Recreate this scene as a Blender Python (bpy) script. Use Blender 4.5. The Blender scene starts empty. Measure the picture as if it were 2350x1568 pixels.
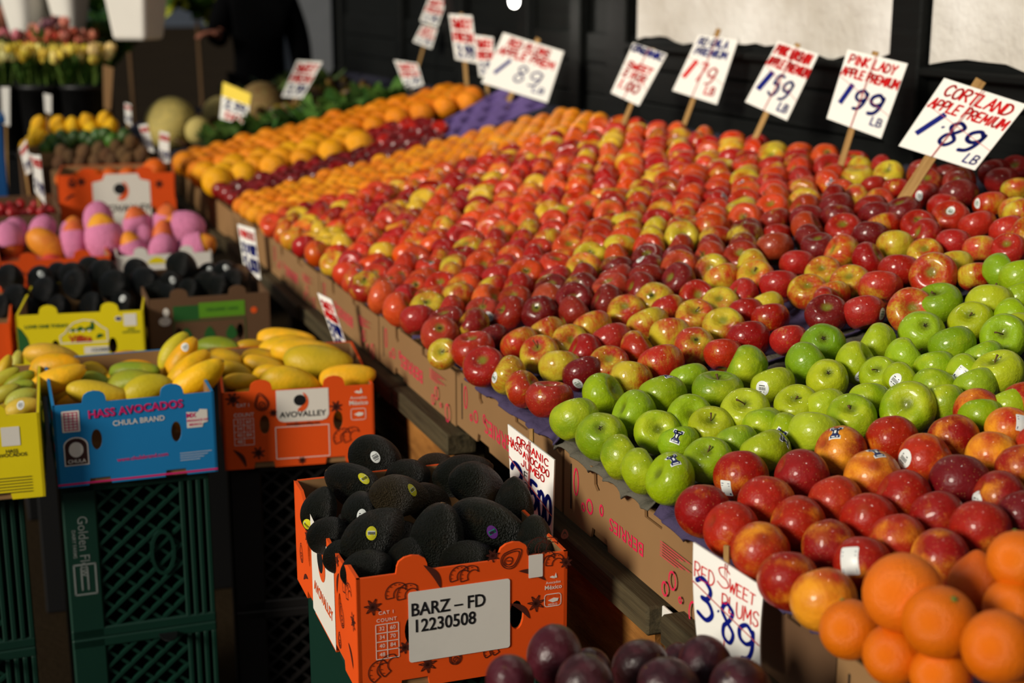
import bpy, bmesh, math, random
from mathutils import Vector, Matrix, Quaternion
from mathutils.bvhtree import BVHTree
from mathutils.geometry import tessellate_polygon
random.seed(7)
scn = bpy.context.scene
COL = scn.collection
R = math.radians

# ------------------------------------------------------------------ camera
F, CX, CY = 3330.0, 1175.0, 784.0
YAW, PITCH, CAMZ = R(20.8), R(13.8), 1.55
FLOOR = -0.11
cam = bpy.data.cameras.new('camera')
camo = bpy.data.objects.new('camera', cam); COL.objects.link(camo)
cam.sensor_width = 36.0; cam.lens = 36.0 * F / 2350.0
cam.clip_start = 0.05; cam.clip_end = 300
camo.location = (0, 0, CAMZ)
camo.rotation_euler = (R(90) - PITCH, 0, -YAW)
cam.dof.use_dof = True; cam.dof.focus_distance = 2.2; cam.dof.aperture_fstop = 3.5
cam.dof.aperture_blades = 0
scn.camera = camo

# ------------------------------------------------------------------ world, sun, exposure
scn.view_settings.view_transform = 'Standard'
scn.view_settings.look = 'None'
scn.view_settings.gamma = 1.0
scn.view_settings.use_curve_mapping = False
scn.view_settings.exposure = 0.0
wd = bpy.data.worlds.new('sky'); scn.world = wd; wd.use_nodes = True
bg = wd.node_tree.nodes['Background']
bg.inputs[0].default_value = (0.80, 0.88, 1.0, 1); bg.inputs[1].default_value = 0.18
sun = bpy.data.lights.new('sun', 'SUN'); suno = bpy.data.objects.new('sun', sun); COL.objects.link(suno)
sun.energy = 3.3; sun.angle = R(16); sun.color = (1.0, 0.92, 0.79)
SUN_FROM = Vector((-0.88, -0.34, 0.36)).normalized()
suno.rotation_euler = SUN_FROM.to_track_quat('Z', 'Y').to_euler()
suno.location = (-6, -4, 5)

# ------------------------------------------------------------------ pixel <-> place
C0 = Vector((0, 0, CAMZ))
FW = Vector((math.sin(YAW) * math.cos(PITCH), math.cos(YAW) * math.cos(PITCH), -math.sin(PITCH)))
RT = Vector((math.cos(YAW), -math.sin(YAW), 0)); UP = RT.cross(FW)
def ray(x, y): return FW + RT * ((x - CX) / F) - UP * ((y - CY) / F)
def at(x, y, d): return C0 + ray(x, y) * d
def onplane(x, y, p, n):
    r = ray(x, y); return C0 + r * ((p - C0).dot(n) / r.dot(n))
def depth(p): return (p - C0).dot(FW)

# ------------------------------------------------------------------ materials
def lin(c):
    return tuple((v / 12.92 if v <= 0.04045 else ((v + 0.055) / 1.055) ** 2.4) for v in (x / 255.0 for x in c)) + (1.0,)
MATS = {}
class NT:
    def __init__(s, name):
        s.m = bpy.data.materials.new(name); s.m.use_nodes = True
        s.t = s.m.node_tree; s.b = s.t.nodes['Principled BSDF']; MATS[name] = s.m
    def n(s, typ, **kw):
        o = s.t.nodes.new(typ)
        for k, v in kw.items():
            if k.startswith('i_'): o.inputs[int(k[2:]) if k[2:].isdigit() else k[2:]].default_value = v
            else: setattr(o, k, v)
        return o
    def l(s, a, b): s.t.links.new(a, b)
    def mix(s, f, a, b, mode='MIX'):
        o = s.t.nodes.new('ShaderNodeMix'); o.data_type = 'RGBA'; o.blend_type = mode
        for sock, v in ((o.inputs[0], f), (o.inputs[6], a), (o.inputs[7], b)):
            if hasattr(v, 'links'): s.l(v, sock)
            else: sock.default_value = v
        return o.outputs[2]
    def math(s, op, a, b=0.0):
        o = s.t.nodes.new('ShaderNodeMath'); o.operation = op
        for sock, v in ((o.inputs[0], a), (o.inputs[1], b)):
            if hasattr(v, 'links'): s.l(v, sock)
            else: sock.default_value = v
        return o.outputs[0]
    def ramp(s, v, pts):
        o = s.t.nodes.new('ShaderNodeValToRGB'); s.l(v, o.inputs[0])
        e = o.color_ramp.elements
        while len(e) < len(pts): e.new(0.5)
        for k, (p, c) in enumerate(pts):
            e[k].position = p; e[k].color = c if len(c) == 4 else (*c, 1)
        return o.outputs[0]
    def noise(s, scale, detail=3, vec=None, mscale=None, rough=0.55):
        if vec is None: vec = s.coord()
        if mscale:
            m = s.n('ShaderNodeMapping'); m.inputs['Scale'].default_value = mscale; s.l(vec, m.inputs[0]); vec = m.outputs[0]
        o = s.n('ShaderNodeTexNoise'); o.inputs['Scale'].default_value = scale; o.inputs['Detail'].default_value = detail
        o.inputs['Roughness'].default_value = rough
        s.l(vec, o.inputs['Vector']); return o.outputs[0]
    def coord(s):
        if not hasattr(s, '_c'):
            t = s.n('ShaderNodeTexCoord'); oi = s.n('ShaderNodeObjectInfo'); s.oi = oi
            m = s.n('ShaderNodeMath'); m.operation = 'MULTIPLY'; s.l(oi.outputs['Random'], m.inputs[0]); m.inputs[1].default_value = 31.7
            v = s.n('ShaderNodeVectorMath'); v.operation = 'ADD'; s.l(t.outputs['Object'], v.inputs[0]); s.l(m.outputs[0], v.inputs[1])
            s._c = v.outputs[0]; s.obj = t.outputs['Object']
        return s._c
    def bump(s, h, strength=0.3, dist=0.01):
        b = s.n('ShaderNodeBump'); b.inputs['Strength'].default_value = strength; b.inputs['Distance'].default_value = dist
        s.l(h, b.inputs['Height']); s.l(b.outputs[0], s.b.inputs['Normal'])
def flat(name, c, rough=0.6, var=0.12, scale=8.0, bump=0.0, spec=0.4, bscale=60.0, metal=0.0):
    if name in MATS: return MATS[name]
    n = NT(name); n.coord()
    a = lin(c); k1 = tuple(min(1, v * (1 - var)) for v in a[:3]) + (1,); k2 = tuple(min(1, v * (1 + var)) for v in a[:3]) + (1,)
    n.l(n.mix(n.noise(scale, 4), k1, k2), n.b.inputs['Base Color'])
    n.b.inputs['Roughness'].default_value = rough; n.b.inputs['Specular IOR Level'].default_value = spec
    n.b.inputs['Metallic'].default_value = metal
    if bump: n.bump(n.noise(bscale, 4), bump, 0.01)
    return n.m
def apple_mat(name, under, calyx, rough=0.40, streak=1.0, dark=(0.035, 0.004, 0.002, 1), coat=.45):
    # skin colour = object colour; object alpha = how much of the fruit it covers
    n = NT(name); n.coord()
    big = n.noise(1.5, 2); st = n.noise(1.0, 5, mscale=(16, 16, 1.6)); fine = n.noise(26, 3)
    v = n.math('ADD', n.math('MULTIPLY', big, 1.5), n.math('MULTIPLY', st, 0.55 * streak))
    v = n.math('ADD', v, n.math('MULTIPLY', fine, 0.22))
    thr = n.math('SUBTRACT', 1.72 if streak else 1.5, n.math('ADD', n.math('MULTIPLY', n.oi.outputs['Alpha'], 0.95), 0.18))
    mr = n.n('ShaderNodeMapRange'); mr.interpolation_type = 'SMOOTHSTEP'
    n.l(n.math('SUBTRACT', v, thr), mr.inputs[0]); mr.inputs[1].default_value = -0.26; mr.inputs[2].default_value = 0.30
    un = n.mix(n.noise(3, 3), lin(under), tuple(v * 0.72 for v in lin(under)[:3]) + (1,))
    skin = n.mix(n.noise(7, 4), n.oi.outputs['Color'], n.mix(0.45, n.oi.outputs['Color'], dark))
    c = n.mix(mr.outputs[0], un, skin)
    # pale lenticel specks
    vo = n.n('ShaderNodeTexVoronoi'); vo.inputs['Scale'].default_value = 17; n.l(n.coord(), vo.inputs['Vector'])
    sp = n.ramp(vo.outputs['Distance'], [(0.0, (1, 1, 1)), (0.10, (1, 1, 1)), (0.17, (0, 0, 0))])
    c = n.mix(n.math('MULTIPLY', sp, 0.28), c, lin((236, 196, 120)))
    # russet green in the stem and calyx cavities
    sx = n.n('ShaderNodeSeparateXYZ'); n.l(n.obj, sx.inputs[0])
    rr = n.math('SQRT', n.math('ADD', n.math('MULTIPLY', sx.outputs[0], sx.outputs[0]), n.math('MULTIPLY', sx.outputs[1], sx.outputs[1])))
    m2 = n.n('ShaderNodeMapRange'); m2.interpolation_type = 'SMOOTHSTEP'
    n.l(n.math('ADD', rr, n.math('MULTIPLY', st, 0.10)), m2.inputs[0])
    m2.inputs[1].default_value = 0.09; m2.inputs[2].default_value = 0.23; m2.inputs[3].default_value = 0.85; m2.inputs[4].default_value = 0.0
    c = n.mix(m2.outputs[0], c, lin(calyx))
    n.l(c, n.b.inputs['Base Color'])
    n.b.inputs['Roughness'].default_value = rough; n.b.inputs['Specular IOR Level'].default_value = 0.22
    n.b.inputs['Subsurface Weight'].default_value = 0.0
    n.b.inputs['Coat Weight'].default_value = coat; n.b.inputs['Coat Roughness'].default_value = 0.07
    n.bump(n.noise(5, 3), 0.12, 0.05)
    return n.m
apple_mat('skin_apple', (206, 184, 44), (112, 118, 30))
apple_mat('skin_green_apple', (182, 196, 30), (92, 104, 18), 0.40, 0.0, (0.10, 0.20, 0.004, 1), .30)
apple_mat('skin_nectarine', (246, 160, 34), (150, 50, 20), 0.45, 0.5, (0.06, 0.004, 0.002, 1), .22)
def peel_mat(name, rough=0.38, bumpy=0.35, bs=75):
    n = NT(name); n.coord(); n.noise(3)
    oc = n.oi.outputs['Color']
    c = n.mix(n.noise(2.2, 3), n.mix(0.25, oc, (0.5, 0.13, 0.0, 1)), n.mix(0.20, oc, (0.95, 0.46, 0.01, 1)))
    n.l(c, n.b.inputs['Base Color']); n.b.inputs['Roughness'].default_value = rough; n.b.inputs['Specular IOR Level'].default_value = .3
    vo = n.n('ShaderNodeTexVoronoi'); vo.inputs['Scale'].default_value = bs / 3; n.l(n.coord(), vo.inputs['Vector'])
    n.bump(n.math('ADD', n.noise(bs, 2), vo.outputs['Distance']), bumpy, 0.012)
    return n.m
peel_mat('peel_citrus')
def obj_mat(name, rough, other, amount, scale=2.5, bump=0.0, bs=30, lo=0.4, hi=0.66, spec=0.45):
    # object colour with patches of another colour
    n = NT(name); n.coord()
    f = n.ramp(n.noise(scale, 4), [(lo, (0, 0, 0)), (hi, (1, 1, 1))])
    c = n.mix(n.math('MULTIPLY', f, amount), n.oi.outputs['Color'], lin(other))
    n.l(c, n.b.inputs['Base Color']); n.b.inputs['Roughness'].default_value = rough; n.b.inputs['Specular IOR Level'].default_value = spec
    if bump: n.bump(n.noise(bs, 3), bump, 0.03)
    return n.m
obj_mat('skin_avocado', 0.40, (56, 40, 20), 0.7, 3.0, 1.0, 30, 0.56, 0.78, .35)
obj_mat('skin_mango', 0.45, (168, 150, 24), 0.7, 1.6, 0.10, 9, 0.45, 0.75, .3)
obj_mat('skin_blush_mango', 0.5, (196, 70, 50), 0.7, 1.3, 0.1, 9, 0.5, 0.72, .3)
obj_mat('skin_plum', 0.34, (92, 44, 52), 0.5, 3.5, 0.12, 9, 0.45, 0.7)
obj_mat('skin_fuzzy', 0.7, (90, 66, 36), 0.5, 9, 0.5, 50)
obj_mat('skin_melon', 0.7, (186, 172, 104), 0.6, 9, 0.3, 22)
obj_mat('leaf', 0.5, (120, 150, 60), 0.4, 5)
obj_mat('petal', 0.6, (240, 230, 160), 0.3, 5)
obj_mat('cloth', 0.95, (8, 8, 10), 0.3, 6, 0.2, 80, spec=.05)
flat('skin_person', (150, 92, 70), 0.55, 0.08)
flat('hair', (22, 16, 14), 0.5, 0.2)
flat('stem_brown', (92, 66, 36), 0.7, 0.3, 40)
flat('stem_green', (96, 124, 44), 0.6, 0.3, 40)
flat('calyx_dark', (60, 52, 24), 0.8, 0.3, 40)
def card_mat(name, c, var=0.10, rough=0.75):
    n = NT(name); n.coord()
    t = n.noise(1.0, 3, mscale=(4, 4, 240)); g = n.noise(5, 5)
    a = lin(c)
    cc = n.mix(g, tuple(v * (1 - var * 1.6) for v in a[:3]) + (1,), tuple(min(1, v * (1 + var)) for v in a[:3]) + (1,))
    cc = n.mix(n.math('MULTIPLY', t, 0.22), cc, tuple(v * 0.72 for v in a[:3]) + (1,))
    sc = n.ramp(n.noise(2.2, 6, mscale=(1, 1, 9), rough=0.7), [(0.60, (0, 0, 0)), (0.70, (1, 1, 1))])
    cc = n.mix(n.math('MULTIPLY', sc, 0.16), cc, tuple(v * 0.55 for v in a[:3]) + (1,))
    n.l(cc, n.b.inputs['Base Color']); n.b.inputs['Roughness'].default_value = rough; n.b.inputs['Specular IOR Level'].default_value = 0.25
    n.bump(t, 0.15, 0.004)
    return n.m
card_mat('cardboard', (150, 114, 74)); card_mat('cardboard_dark', (104, 76, 52))
card_mat('card_orange', (238, 84, 14)); card_mat('card_blue', (24, 128, 190)); card_mat('card_yellow', (240, 218, 12))
card_mat('card_white', (228, 224, 214), 0.05)
flat('print_white', (232, 226, 214), 0.7, 0.05); flat('print_dark', (74, 24, 8), 0.7, 0.15); flat('print_black', (18, 18, 20), 0.6, 0.1)
flat('print_magenta', (216, 30, 110), 0.6, 0.05); flat('print_navy', (30, 24, 84), 0.6, 0.05); flat('print_red', (196, 44, 30), 0.6, 0.05)
flat('print_pinkred', (224, 34, 78), 0.7, 0.2, 40); flat('print_green', (34, 92, 36), 0.6, 0.1); flat('print_lime', (92, 150, 26), 0.6, 0.1)
flat('print_orange', (232, 88, 24), 0.6, 0.05); flat('print_brown', (58, 28, 24), 0.6, 0.05); flat('print_grey', (110, 116, 112), 0.6, 0.3, 60)
flat('marker_red', (208, 12, 14), 0.6, 0.12, 60, 0, .1); flat('marker_blue', (4, 20, 116), 0.6, 0.2, 40, 0, .1); flat('marker_black', (20, 20, 24), 0.5)
flat('sign_card', (240, 238, 230), 0.55, 0.035, 6, 0.05); flat('sign_yellow', (246, 214, 30), 0.55, 0.05)
flat('sticker_white', (226, 230, 226), 0.35, 0.03); flat('sticker_navy', (34, 42, 92), 0.35, 0.05)
flat('sticker_yellow', (206, 200, 34), 0.35, 0.05); flat('sticker_purple', (92, 44, 120), 0.35, 0.05); flat('sticker_green', (30, 140, 110), 0.35, 0.05)
flat('tray_purple', (72, 62, 92), 0.85, 0.18, 14, 0.35, 0.2, 90)
flat('tray_dark', (44, 44, 58), 0.85, 0.18, 14, 0.35, 0.2, 90)
flat('liner_green', (96, 92, 80), 0.85, 0.18, 14, 0.35, 0.2, 90)
flat('plastic_green', (4, 44, 32), 0.5, 0.12); flat('plastic_black', (12, 12, 13), 0.5, 0.1); flat('plastic_brown', (18, 14, 12), 0.6, 0.1)
flat('plastic_blue', (20, 80, 140), 0.45, 0.1)
flat('twine', (206, 96, 90), 0.8, 0.1)
flat('foam_pink', (226, 136, 176), 0.8, 0.22, 7, 0.9, .2, 16); flat('paper_white', (232, 228, 218), 0.6, 0.05)
flat('metal_grey', (120, 122, 124), 0.5, 0.1); flat('terracotta', (160, 84, 60), 0.8, 0.1)
def wood_mat(name, c1, c2, sc=(3, 60, 60), rough=0.75):
    n = NT(name); n.coord()
    g = n.noise(1.0, 6, mscale=sc, rough=0.65); b = n.noise(3, 3)
    c = n.mix(n.ramp(g, [(0.3, (0, 0, 0)), (0.7, (1, 1, 1))]), lin(c1), lin(c2))
    c = n.mix(n.math('MULTIPLY', b, 0.4), c, tuple(v * 0.5 for v in lin(c1)[:3]) + (1,))
    n.l(c, n.b.inputs['Base Color']); n.b.inputs['Roughness'].default_value = rough
    n.b.inputs['Specular IOR Level'].default_value = .2
    n.bump(g, 0.5, 0.01); return n.m
wood_mat('wood_weathered', (46, 40, 27), (98, 86, 60), (60, 2.5, 60))
wood_mat('wood_ply', (108, 66, 26), (190, 130, 62), (30, 5, 24))
wood_mat('wood_stick', (150, 110, 60), (206, 166, 104), (90, 90, 5))
wood_mat('wood_dark', (5, 7, 6), (11, 14, 12), (40, 2, 40), 0.7)
def stone_mat():
    n = NT('stone_white'); n.coord()
    g = n.noise(2.2, 7); f = n.noise(30, 4)
    c = n.mix(n.ramp(g, [(0.35, (0, 0, 0)), (0.65, (1, 1, 1))]), lin((196, 190, 178)), lin((236, 234, 228)))
    c = n.mix(n.ramp(n.noise(9, 5), [(0.66, (0, 0, 0)), (0.78, (1, 1, 1))]), c, lin((150, 140, 124)))
    n.l(c, n.b.inputs['Base Color']); n.b.inputs['Roughness'].default_value = 0.85
    n.bump(n.math('ADD', g, n.math('MULTIPLY', f, 0.15)), 0.8, 0.05)
stone_mat()
def ground_mat():
    n = NT('pavement'); n.coord()
    c = n.mix(n.noise(0.8, 6), lin((34, 27, 18)), lin((54, 43, 29)))
    c = n.mix(n.math('MULTIPLY', n.noise(40, 3), 0.4), c, lin((32, 27, 20)))
    n.l(c, n.b.inputs['Base Color']); n.b.inputs['Roughness'].default_value = 0.95; n.b.inputs['Specular IOR Level'].default_value = .02
    n.bump(n.noise(60, 4), 0.3, 0.01)
ground_mat()
def M(k): return MATS[k]

# ------------------------------------------------------------------ object helpers
def link(o, parent=None):
    COL.objects.link(o)
    if parent is not None: o.parent = parent
    return o
def tag(o, label=None, cat=None, group=None, kind=None):
    if label: o['label'] = label
    if cat: o['category'] = cat
    if group: o['group'] = group
    if kind: o['kind'] = kind
    return o
def empty(name, loc=(0, 0, 0), rz=0.0, label=None, cat=None, group=None):
    o = bpy.data.objects.new(name, None); o.empty_display_size = 0.05
    o.location = loc; o.rotation_euler = (0, 0, rz); COL.objects.link(o)
    return tag(o, label, cat, group)
def mk(name, vf, mat, parent=None, smooth=False):
    me = bpy.data.meshes.new(name); me.from_pydata([tuple(v) for v in vf[0]], [], vf[1]); me.update()
    if smooth: me.shade_smooth()
    if mat: me.materials.append(M(mat) if isinstance(mat, str) else mat)
    return link(bpy.data.objects.new(name, me), parent)
def join(*vfs):
    V, Fc = [], []
    for v, f in vfs:
        o = len(V); V += list(v); Fc += [tuple(i + o for i in q) for q in f]
    return V, Fc
def xf(vf, m): return [m @ Vector(v) for v in vf[0]], vf[1]
def boxv(x0, x1, y0, y1, z0, z1):
    v = [(x, y, z) for z in (z0, z1) for y in (y0, y1) for x in (x0, x1)]
    return v, [(0, 2, 3, 1), (4, 5, 7, 6), (0, 1, 5, 4), (2, 6, 7, 3), (0, 4, 6, 2), (1, 3, 7, 5)]
def bevbox(x0, x1, y0, y1, z0, z1, b=0.004, seg=1):
    bm = bmesh.new()
    v, f = boxv(x0, x1, y0, y1, z0, z1)
    vs = [bm.verts.new(p) for p in v]
    for q in f: bm.faces.new([vs[i] for i in q])
    bmesh.ops.bevel(bm, geom=bm.edges[:], offset=b, segments=seg, affect='EDGES', profile=0.5)
    bm.verts.index_update()
    r = [tuple(p.co) for p in bm.verts], [tuple(p.index for p in q.verts) for q in bm.faces]
    bm.free(); return r
def tube(pts, rad, n=6, cap=True):
    pts = [Vector(p) for p in pts]; V, Fc = [], []
    rad = rad if isinstance(rad, (list, tuple)) else [rad] * len(pts)
    for i, p in enumerate(pts):
        d = (pts[min(i + 1, len(pts) - 1)] - pts[max(i - 1, 0)]).normalized()
        a = d.orthogonal().normalized() if i == 0 else (a - d * a.dot(d)).normalized()
        b = d.cross(a)
        for k in range(n):
            t = 2 * math.pi * k / n; V.append(p + (a * math.cos(t) + b * math.sin(t)) * rad[i])
    for i in range(len(pts) - 1):
        for k in range(n):
            Fc.append((i * n + k, i * n + (k + 1) % n, (i + 1) * n + (k + 1) % n, (i + 1) * n + k))
    if cap: Fc += [tuple(range(n - 1, -1, -1)), tuple((len(pts) - 1) * n + k for k in range(n))]
    return V, Fc
def revolve(prof, n=28, deform=None):
    V, Fc = [], []
    for (r, z) in prof:
        for k in range(n):
            t = 2 * math.pi * k / n; p = Vector((r * math.cos(t), r * math.sin(t), z))
            V.append(deform(p, t) if deform else p)
    m = len(prof)
    for i in range(m - 1):
        for k in range(n):
            Fc.append((i * n + k, i * n + (k + 1) % n, (i + 1) * n + (k + 1) % n, (i + 1) * n + k))
    Fc += [tuple(range(n - 1, -1, -1)), tuple((m - 1) * n + k for k in range(n))]
    return V, Fc
def shape2d(outer, holes=(), t=0.003, z0=0.0):
    # flat sheet with real holes; local x right, y up, z out; front at z0+t
    loops = [[Vector((p[0], p[1], 0)) for p in outer]] + [[Vector((p[0], p[1], 0)) for p in h] for h in holes]
    tris = tessellate_polygon(loops); pts = [p for l in loops for p in l]; n = len(pts)
    V = [(p.x, p.y, z0 + t) for p in pts] + [(p.x, p.y, z0) for p in pts]; Fc = []
    for a, b, c in tris:
        if (pts[b] - pts[a]).cross(pts[c] - pts[a]).z < 0: a, c = c, a
        Fc.append((a, b, c)); Fc.append((c + n, b + n, a + n))
    o = 0
    for li, l in enumerate(loops):
        area = sum(l[i].x * l[(i + 1) % len(l)].y - l[(i + 1) % len(l)].x * l[i].y for i in range(len(l)))
        ccw = (area > 0) == (li == 0)
        for i in range(len(l)):
            i2 = (i + 1) % len(l)
            q = (o + i, o + i + n, o + i2 + n, o + i2)
            Fc.append(q if ccw else q[::-1])
        o += len(l)
    return V, Fc
def rrect(x0, x1, y0, y1, r, n=4):
    P = []
    for cx, cy, a0 in ((x1 - r, y0 + r, -90), (x1 - r, y1 - r, 0), (x0 + r, y1 - r, 90), (x0 + r, y0 + r, 180)):
        for k in range(n + 1):
            a = R(a0 + 90 * k / n); P.append((cx + r * math.cos(a), cy + r * math.sin(a)))
    return P
def ell(cx, cy, rx, ry, n=16, rot=0.0):
    c, s = math.cos(rot), math.sin(rot)
    return [(cx + rx * math.cos(2 * math.pi * k / n) * c - ry * math.sin(2 * math.pi * k / n) * s,
             cy + rx * math.cos(2 * math.pi * k / n) * s + ry * math.sin(2 * math.pi * k / n) * c) for k in range(n)]
def strokes(polys, w, caps=True):
    # brush strokes on the z=0 plane; polys may carry their own width: (pts, w)
    V, Fc = [], []
    for p in polys:
        ww = w
        if isinstance(p, tuple) and not isinstance(p[0], (int, float)) and isinstance(p[1], (int, float)): p, ww = p
        P = [Vector((q[0], q[1], 0)) for q in p]
        for a, b in zip(P, P[1:]):
            d = (b - a)
            if d.length < 1e-7: continue
            d.normalize(); s = Vector((-d.y, d.x, 0)) * ww / 2
            o = len(V); V += [a - s, b - s, b + s, a + s]; Fc.append((o, o + 1, o + 2, o + 3))
        if caps:
            for q in P:
                o = len(V)
                V += [q + Vector((math.cos(t * math.pi / 4), math.sin(t * math.pi / 4), 0)) * ww * 0.49 for t in range(8)]
                Fc.append(tuple(range(o, o + 8)))
    return V, Fc
def fillpolys(polys):
    V, Fc = [], []
    for p in polys:
        L = [[Vector((q[0], q[1], 0)) for q in p]]
        o = len(V); V += L[0]
        for a, b, c in tessellate_polygon(L):
            if (L[0][b] - L[0][a]).cross(L[0][c] - L[0][a]).z < 0: a, c = c, a
            Fc.append((a + o, b + o, c + o))
    return V, Fc
def lift(vf, z): return [(v[0], v[1], z) for v in vf[0]], vf[1]
def catmull(P, n=5):
    if len(P) < 3: return P
    out = []
    Q = [P[0]] + list(P) + [P[-1]]
    for i in range(1, len(Q) - 2):
        p0, p1, p2, p3 = Q[i - 1], Q[i], Q[i + 1], Q[i + 2]
        for k in range(n):
            t = k / n
            out.append(tuple(0.5 * (2 * p1[j] + (p2[j] - p0[j]) * t + (2 * p0[j] - 5 * p1[j] + 4 * p2[j] - p3[j]) * t * t
                       + (3 * p1[j] - p0[j] - 3 * p2[j] + p3[j]) * t ** 3) for j in (0, 1)))
    out.append(P[-1]); return out
GL = {
 'A': [[(0, 0), (.5, 1), (1, 0)], [(.2, .4), (.8, .4)]],
 'B': [[(0, 0), (0, 1)], [(0, 1), (.6, 1), (.85, .78), (.55, .54), (0, .5)], [(.5, .53), (.95, .35), (.8, .05), (0, 0)]],
 'C': [[(.95, .85), (.6, 1), (.2, .85), (0, .5), (.2, .12), (.6, 0), (.95, .15)]],
 'D': [[(0, 0), (0, 1)], [(0, 1), (.6, .93), (1, .5), (.6, .07), (0, 0)]],
 'E': [[(.9, 1), (0, 1), (0, 0), (.9, 0)], [(0, .5), (.7, .5)]],
 'F': [[(.9, 1), (0, 1), (0, 0)], [(0, .5), (.7, .5)]],
 'G': [[(.95, .85), (.6, 1), (.2, .85), (0, .5), (.2, .12), (.6, 0), (.95, .2), (.95, .45)], [(.55, .45), (1, .45)]],
 'H': [[(0, 0), (0, 1)], [(1, 0), (1, 1)], [(0, .5), (1, .5)]],
 'I': [[(.5, 0), (.5, 1)]],
 'J': [[(.8, 1), (.8, .25), (.45, 0), (.05, .2)]],
 'K': [[(0, 0), (0, 1)], [(.9, 1), (.05, .45), (.95, 0)]],
 'L': [[(0, 1), (0, 0), (.85, 0)]],
 'M': [[(0, 0), (.1, 1), (.5, .3), (.9, 1), (1, 0)]],
 'm': [[(0, 0), (.05, .8), (.3, .9), (.48, .6), (.5, 0)], [(.5, .6), (.72, .9), (.95, .7), (1, 0)]],
 'N': [[(0, 0), (0, 1), (1, 0), (1, 1)]],
 'O': [[(.5, 1), (.1, .8), (0, .45), (.2, .08), (.5, 0), (.85, .12), (1, .5), (.85, .88), (.5, 1)]],
 'P': [[(0, 0), (0, 1)], [(0, 1), (.65, 1), (.95, .75), (.65, .47), (0, .45)]],
 'R': [[(0, 0), (0, 1)], [(0, 1), (.65, 1), (.92, .76), (.6, .5), (0, .48)], [(.4, .48), (1, 0)]],
 'S': [[(.92, .85), (.55, 1), (.1, .82), (.25, .56), (.75, .44), (.92, .18), (.5, 0), (.05, .15)]],
 'T': [[(0, 1), (1, 1)], [(.5, 1), (.5, 0)]],
 'U': [[(0, 1), (.03, .3), (.3, 0), (.7, .02), (.97, .3), (1, 1)]],
 'V': [[(0, 1), (.5, 0), (1, 1)]],
 'W': [[(0, 1), (.25, 0), (.5, .7), (.75, 0), (1, 1)]],
 'Y': [[(0, 1), (.5, .5), (1, 1)], [(.5, .5), (.4, 0)]],
 '0': [[(.5, 1), (.1, .8), (0, .45), (.2, .08), (.5, 0), (.85, .12), (1, .5), (.85, .88), (.5, 1)]],
 '1': [[(.42, 0), (.58, 1)]],
 '2': [[(.05, .75), (.3, 1), (.75, .95), (.85, .68), (.45, .35), (.02, .05), (.4, .1), (1, .02)]],
 '3': [[(.05, .88), (.45, 1), (.88, .8), (.7, .56), (.35, .52), (.75, .46), (.95, .22), (.55, 0), (.05, .1)]],
 '5': [[(.9, 1), (.25, 1), (.15, .56), (.6, .62), (.95, .35), (.6, 0), (.05, .1)]],
 '7': [[(.05, 1), (.95, 1), (.4, 0)]],
 '8': [[(.85, .9), (.45, 1), (.12, .78), (.45, .54), (.9, .28), (.6, 0), (.15, .1), (.2, .38), (.6, .56), (.9, .8), (.85, .9)]],
 '9': [[(.9, .82), (.55, 1), (.12, .82), (.12, .55), (.5, .45), (.88, .62), (.92, .9)], [(.92, .9), (.86, .4), (.6, .08), (.2, .0)]],
 '.': [[(.4, .0), (.5, .06)]], '-': [[(.1, .45), (.9, .45)]], "'": [[(.4, .45), (.55, .5)]],
}
CURVED = set('BCDGJOPRSUm0235689')
def hand(text, x0, x1, y0, h, slant=0.18, gap=0.28, wob=0.0, drop=0.0):
    rnd = random.Random(text)
    ws = [(.45 if c in "1I.'" else (.55 if c == ' ' else (1.25 if c in 'MWm' else 1.0))) for c in text]
    tot = sum(ws) + gap * (len(text) - 1); sc = (x1 - x0) / tot; x = x0; out = []
    for c, w in zip(text, ws):
        dy = rnd.uniform(-wob, wob) * h + drop * (x - x0) / (x1 - x0); hh = h * (1 + rnd.uniform(-wob, wob))
        for pl in GL.get(c, []):
            p = catmull(pl) if c in CURVED else pl
            out.append([(x + px * w * sc + slant * py * hh, y0 + dy + py * hh) for px, py in p])
        x += (w + gap) * sc
    return out
def textmesh(s, size, bold=0.0, align='CENTER', sx=1.0, space=1.0):
    cu = bpy.data.curves.new('lettering', 'FONT'); cu.body = s; cu.size = size; cu.align_x = align; cu.align_y = 'CENTER'
    cu.offset = bold * size; cu.space_character = space; cu.resolution_u = 3
    o = bpy.data.objects.new('lettering', cu); me = bpy.data.meshes.new_from_object(o)
    V = [(v.co.x * sx, v.co.y, 0) for v in me.vertices]; Fc = [tuple(p.vertices) for p in me.polygons]
    bpy.data.objects.remove(o); bpy.data.curves.remove(cu); bpy.data.meshes.remove(me)
    return V, Fc
def put(vf, x, y, rot=0.0, sc=1.0):
    c, s = math.cos(rot) * sc, math.sin(rot) * sc
    return [(x + v[0] * c - v[1] * s, y + v[0] * s + v[1] * c, v[2] if len(v) > 2 else 0) for v in vf[0]], vf[1]
ORD = ['zeroth', 'first', 'second', 'third', 'fourth', 'fifth', 'sixth', 'seventh', 'eighth', 'ninth', 'tenth', 'eleventh',
       'twelfth', 'thirteenth', 'fourteenth', 'fifteenth', 'sixteenth', 'seventeenth', 'eighteenth', 'nineteenth', 'twentieth']
# ================================================================== SETTING
def structure(name, vf, mat, smooth=False):
    return tag(mk(name, vf, mat, None, smooth), kind='structure')
structure('floor', boxv(-30, 30, -10, 90, FLOOR - 0.1, FLOOR), 'pavement')
WX = 2.30
wr = structure('wall_right', boxv(WX, WX + 0.25, 0.2, 8.9, FLOOR, 3.0), 'wood_dark')
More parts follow.
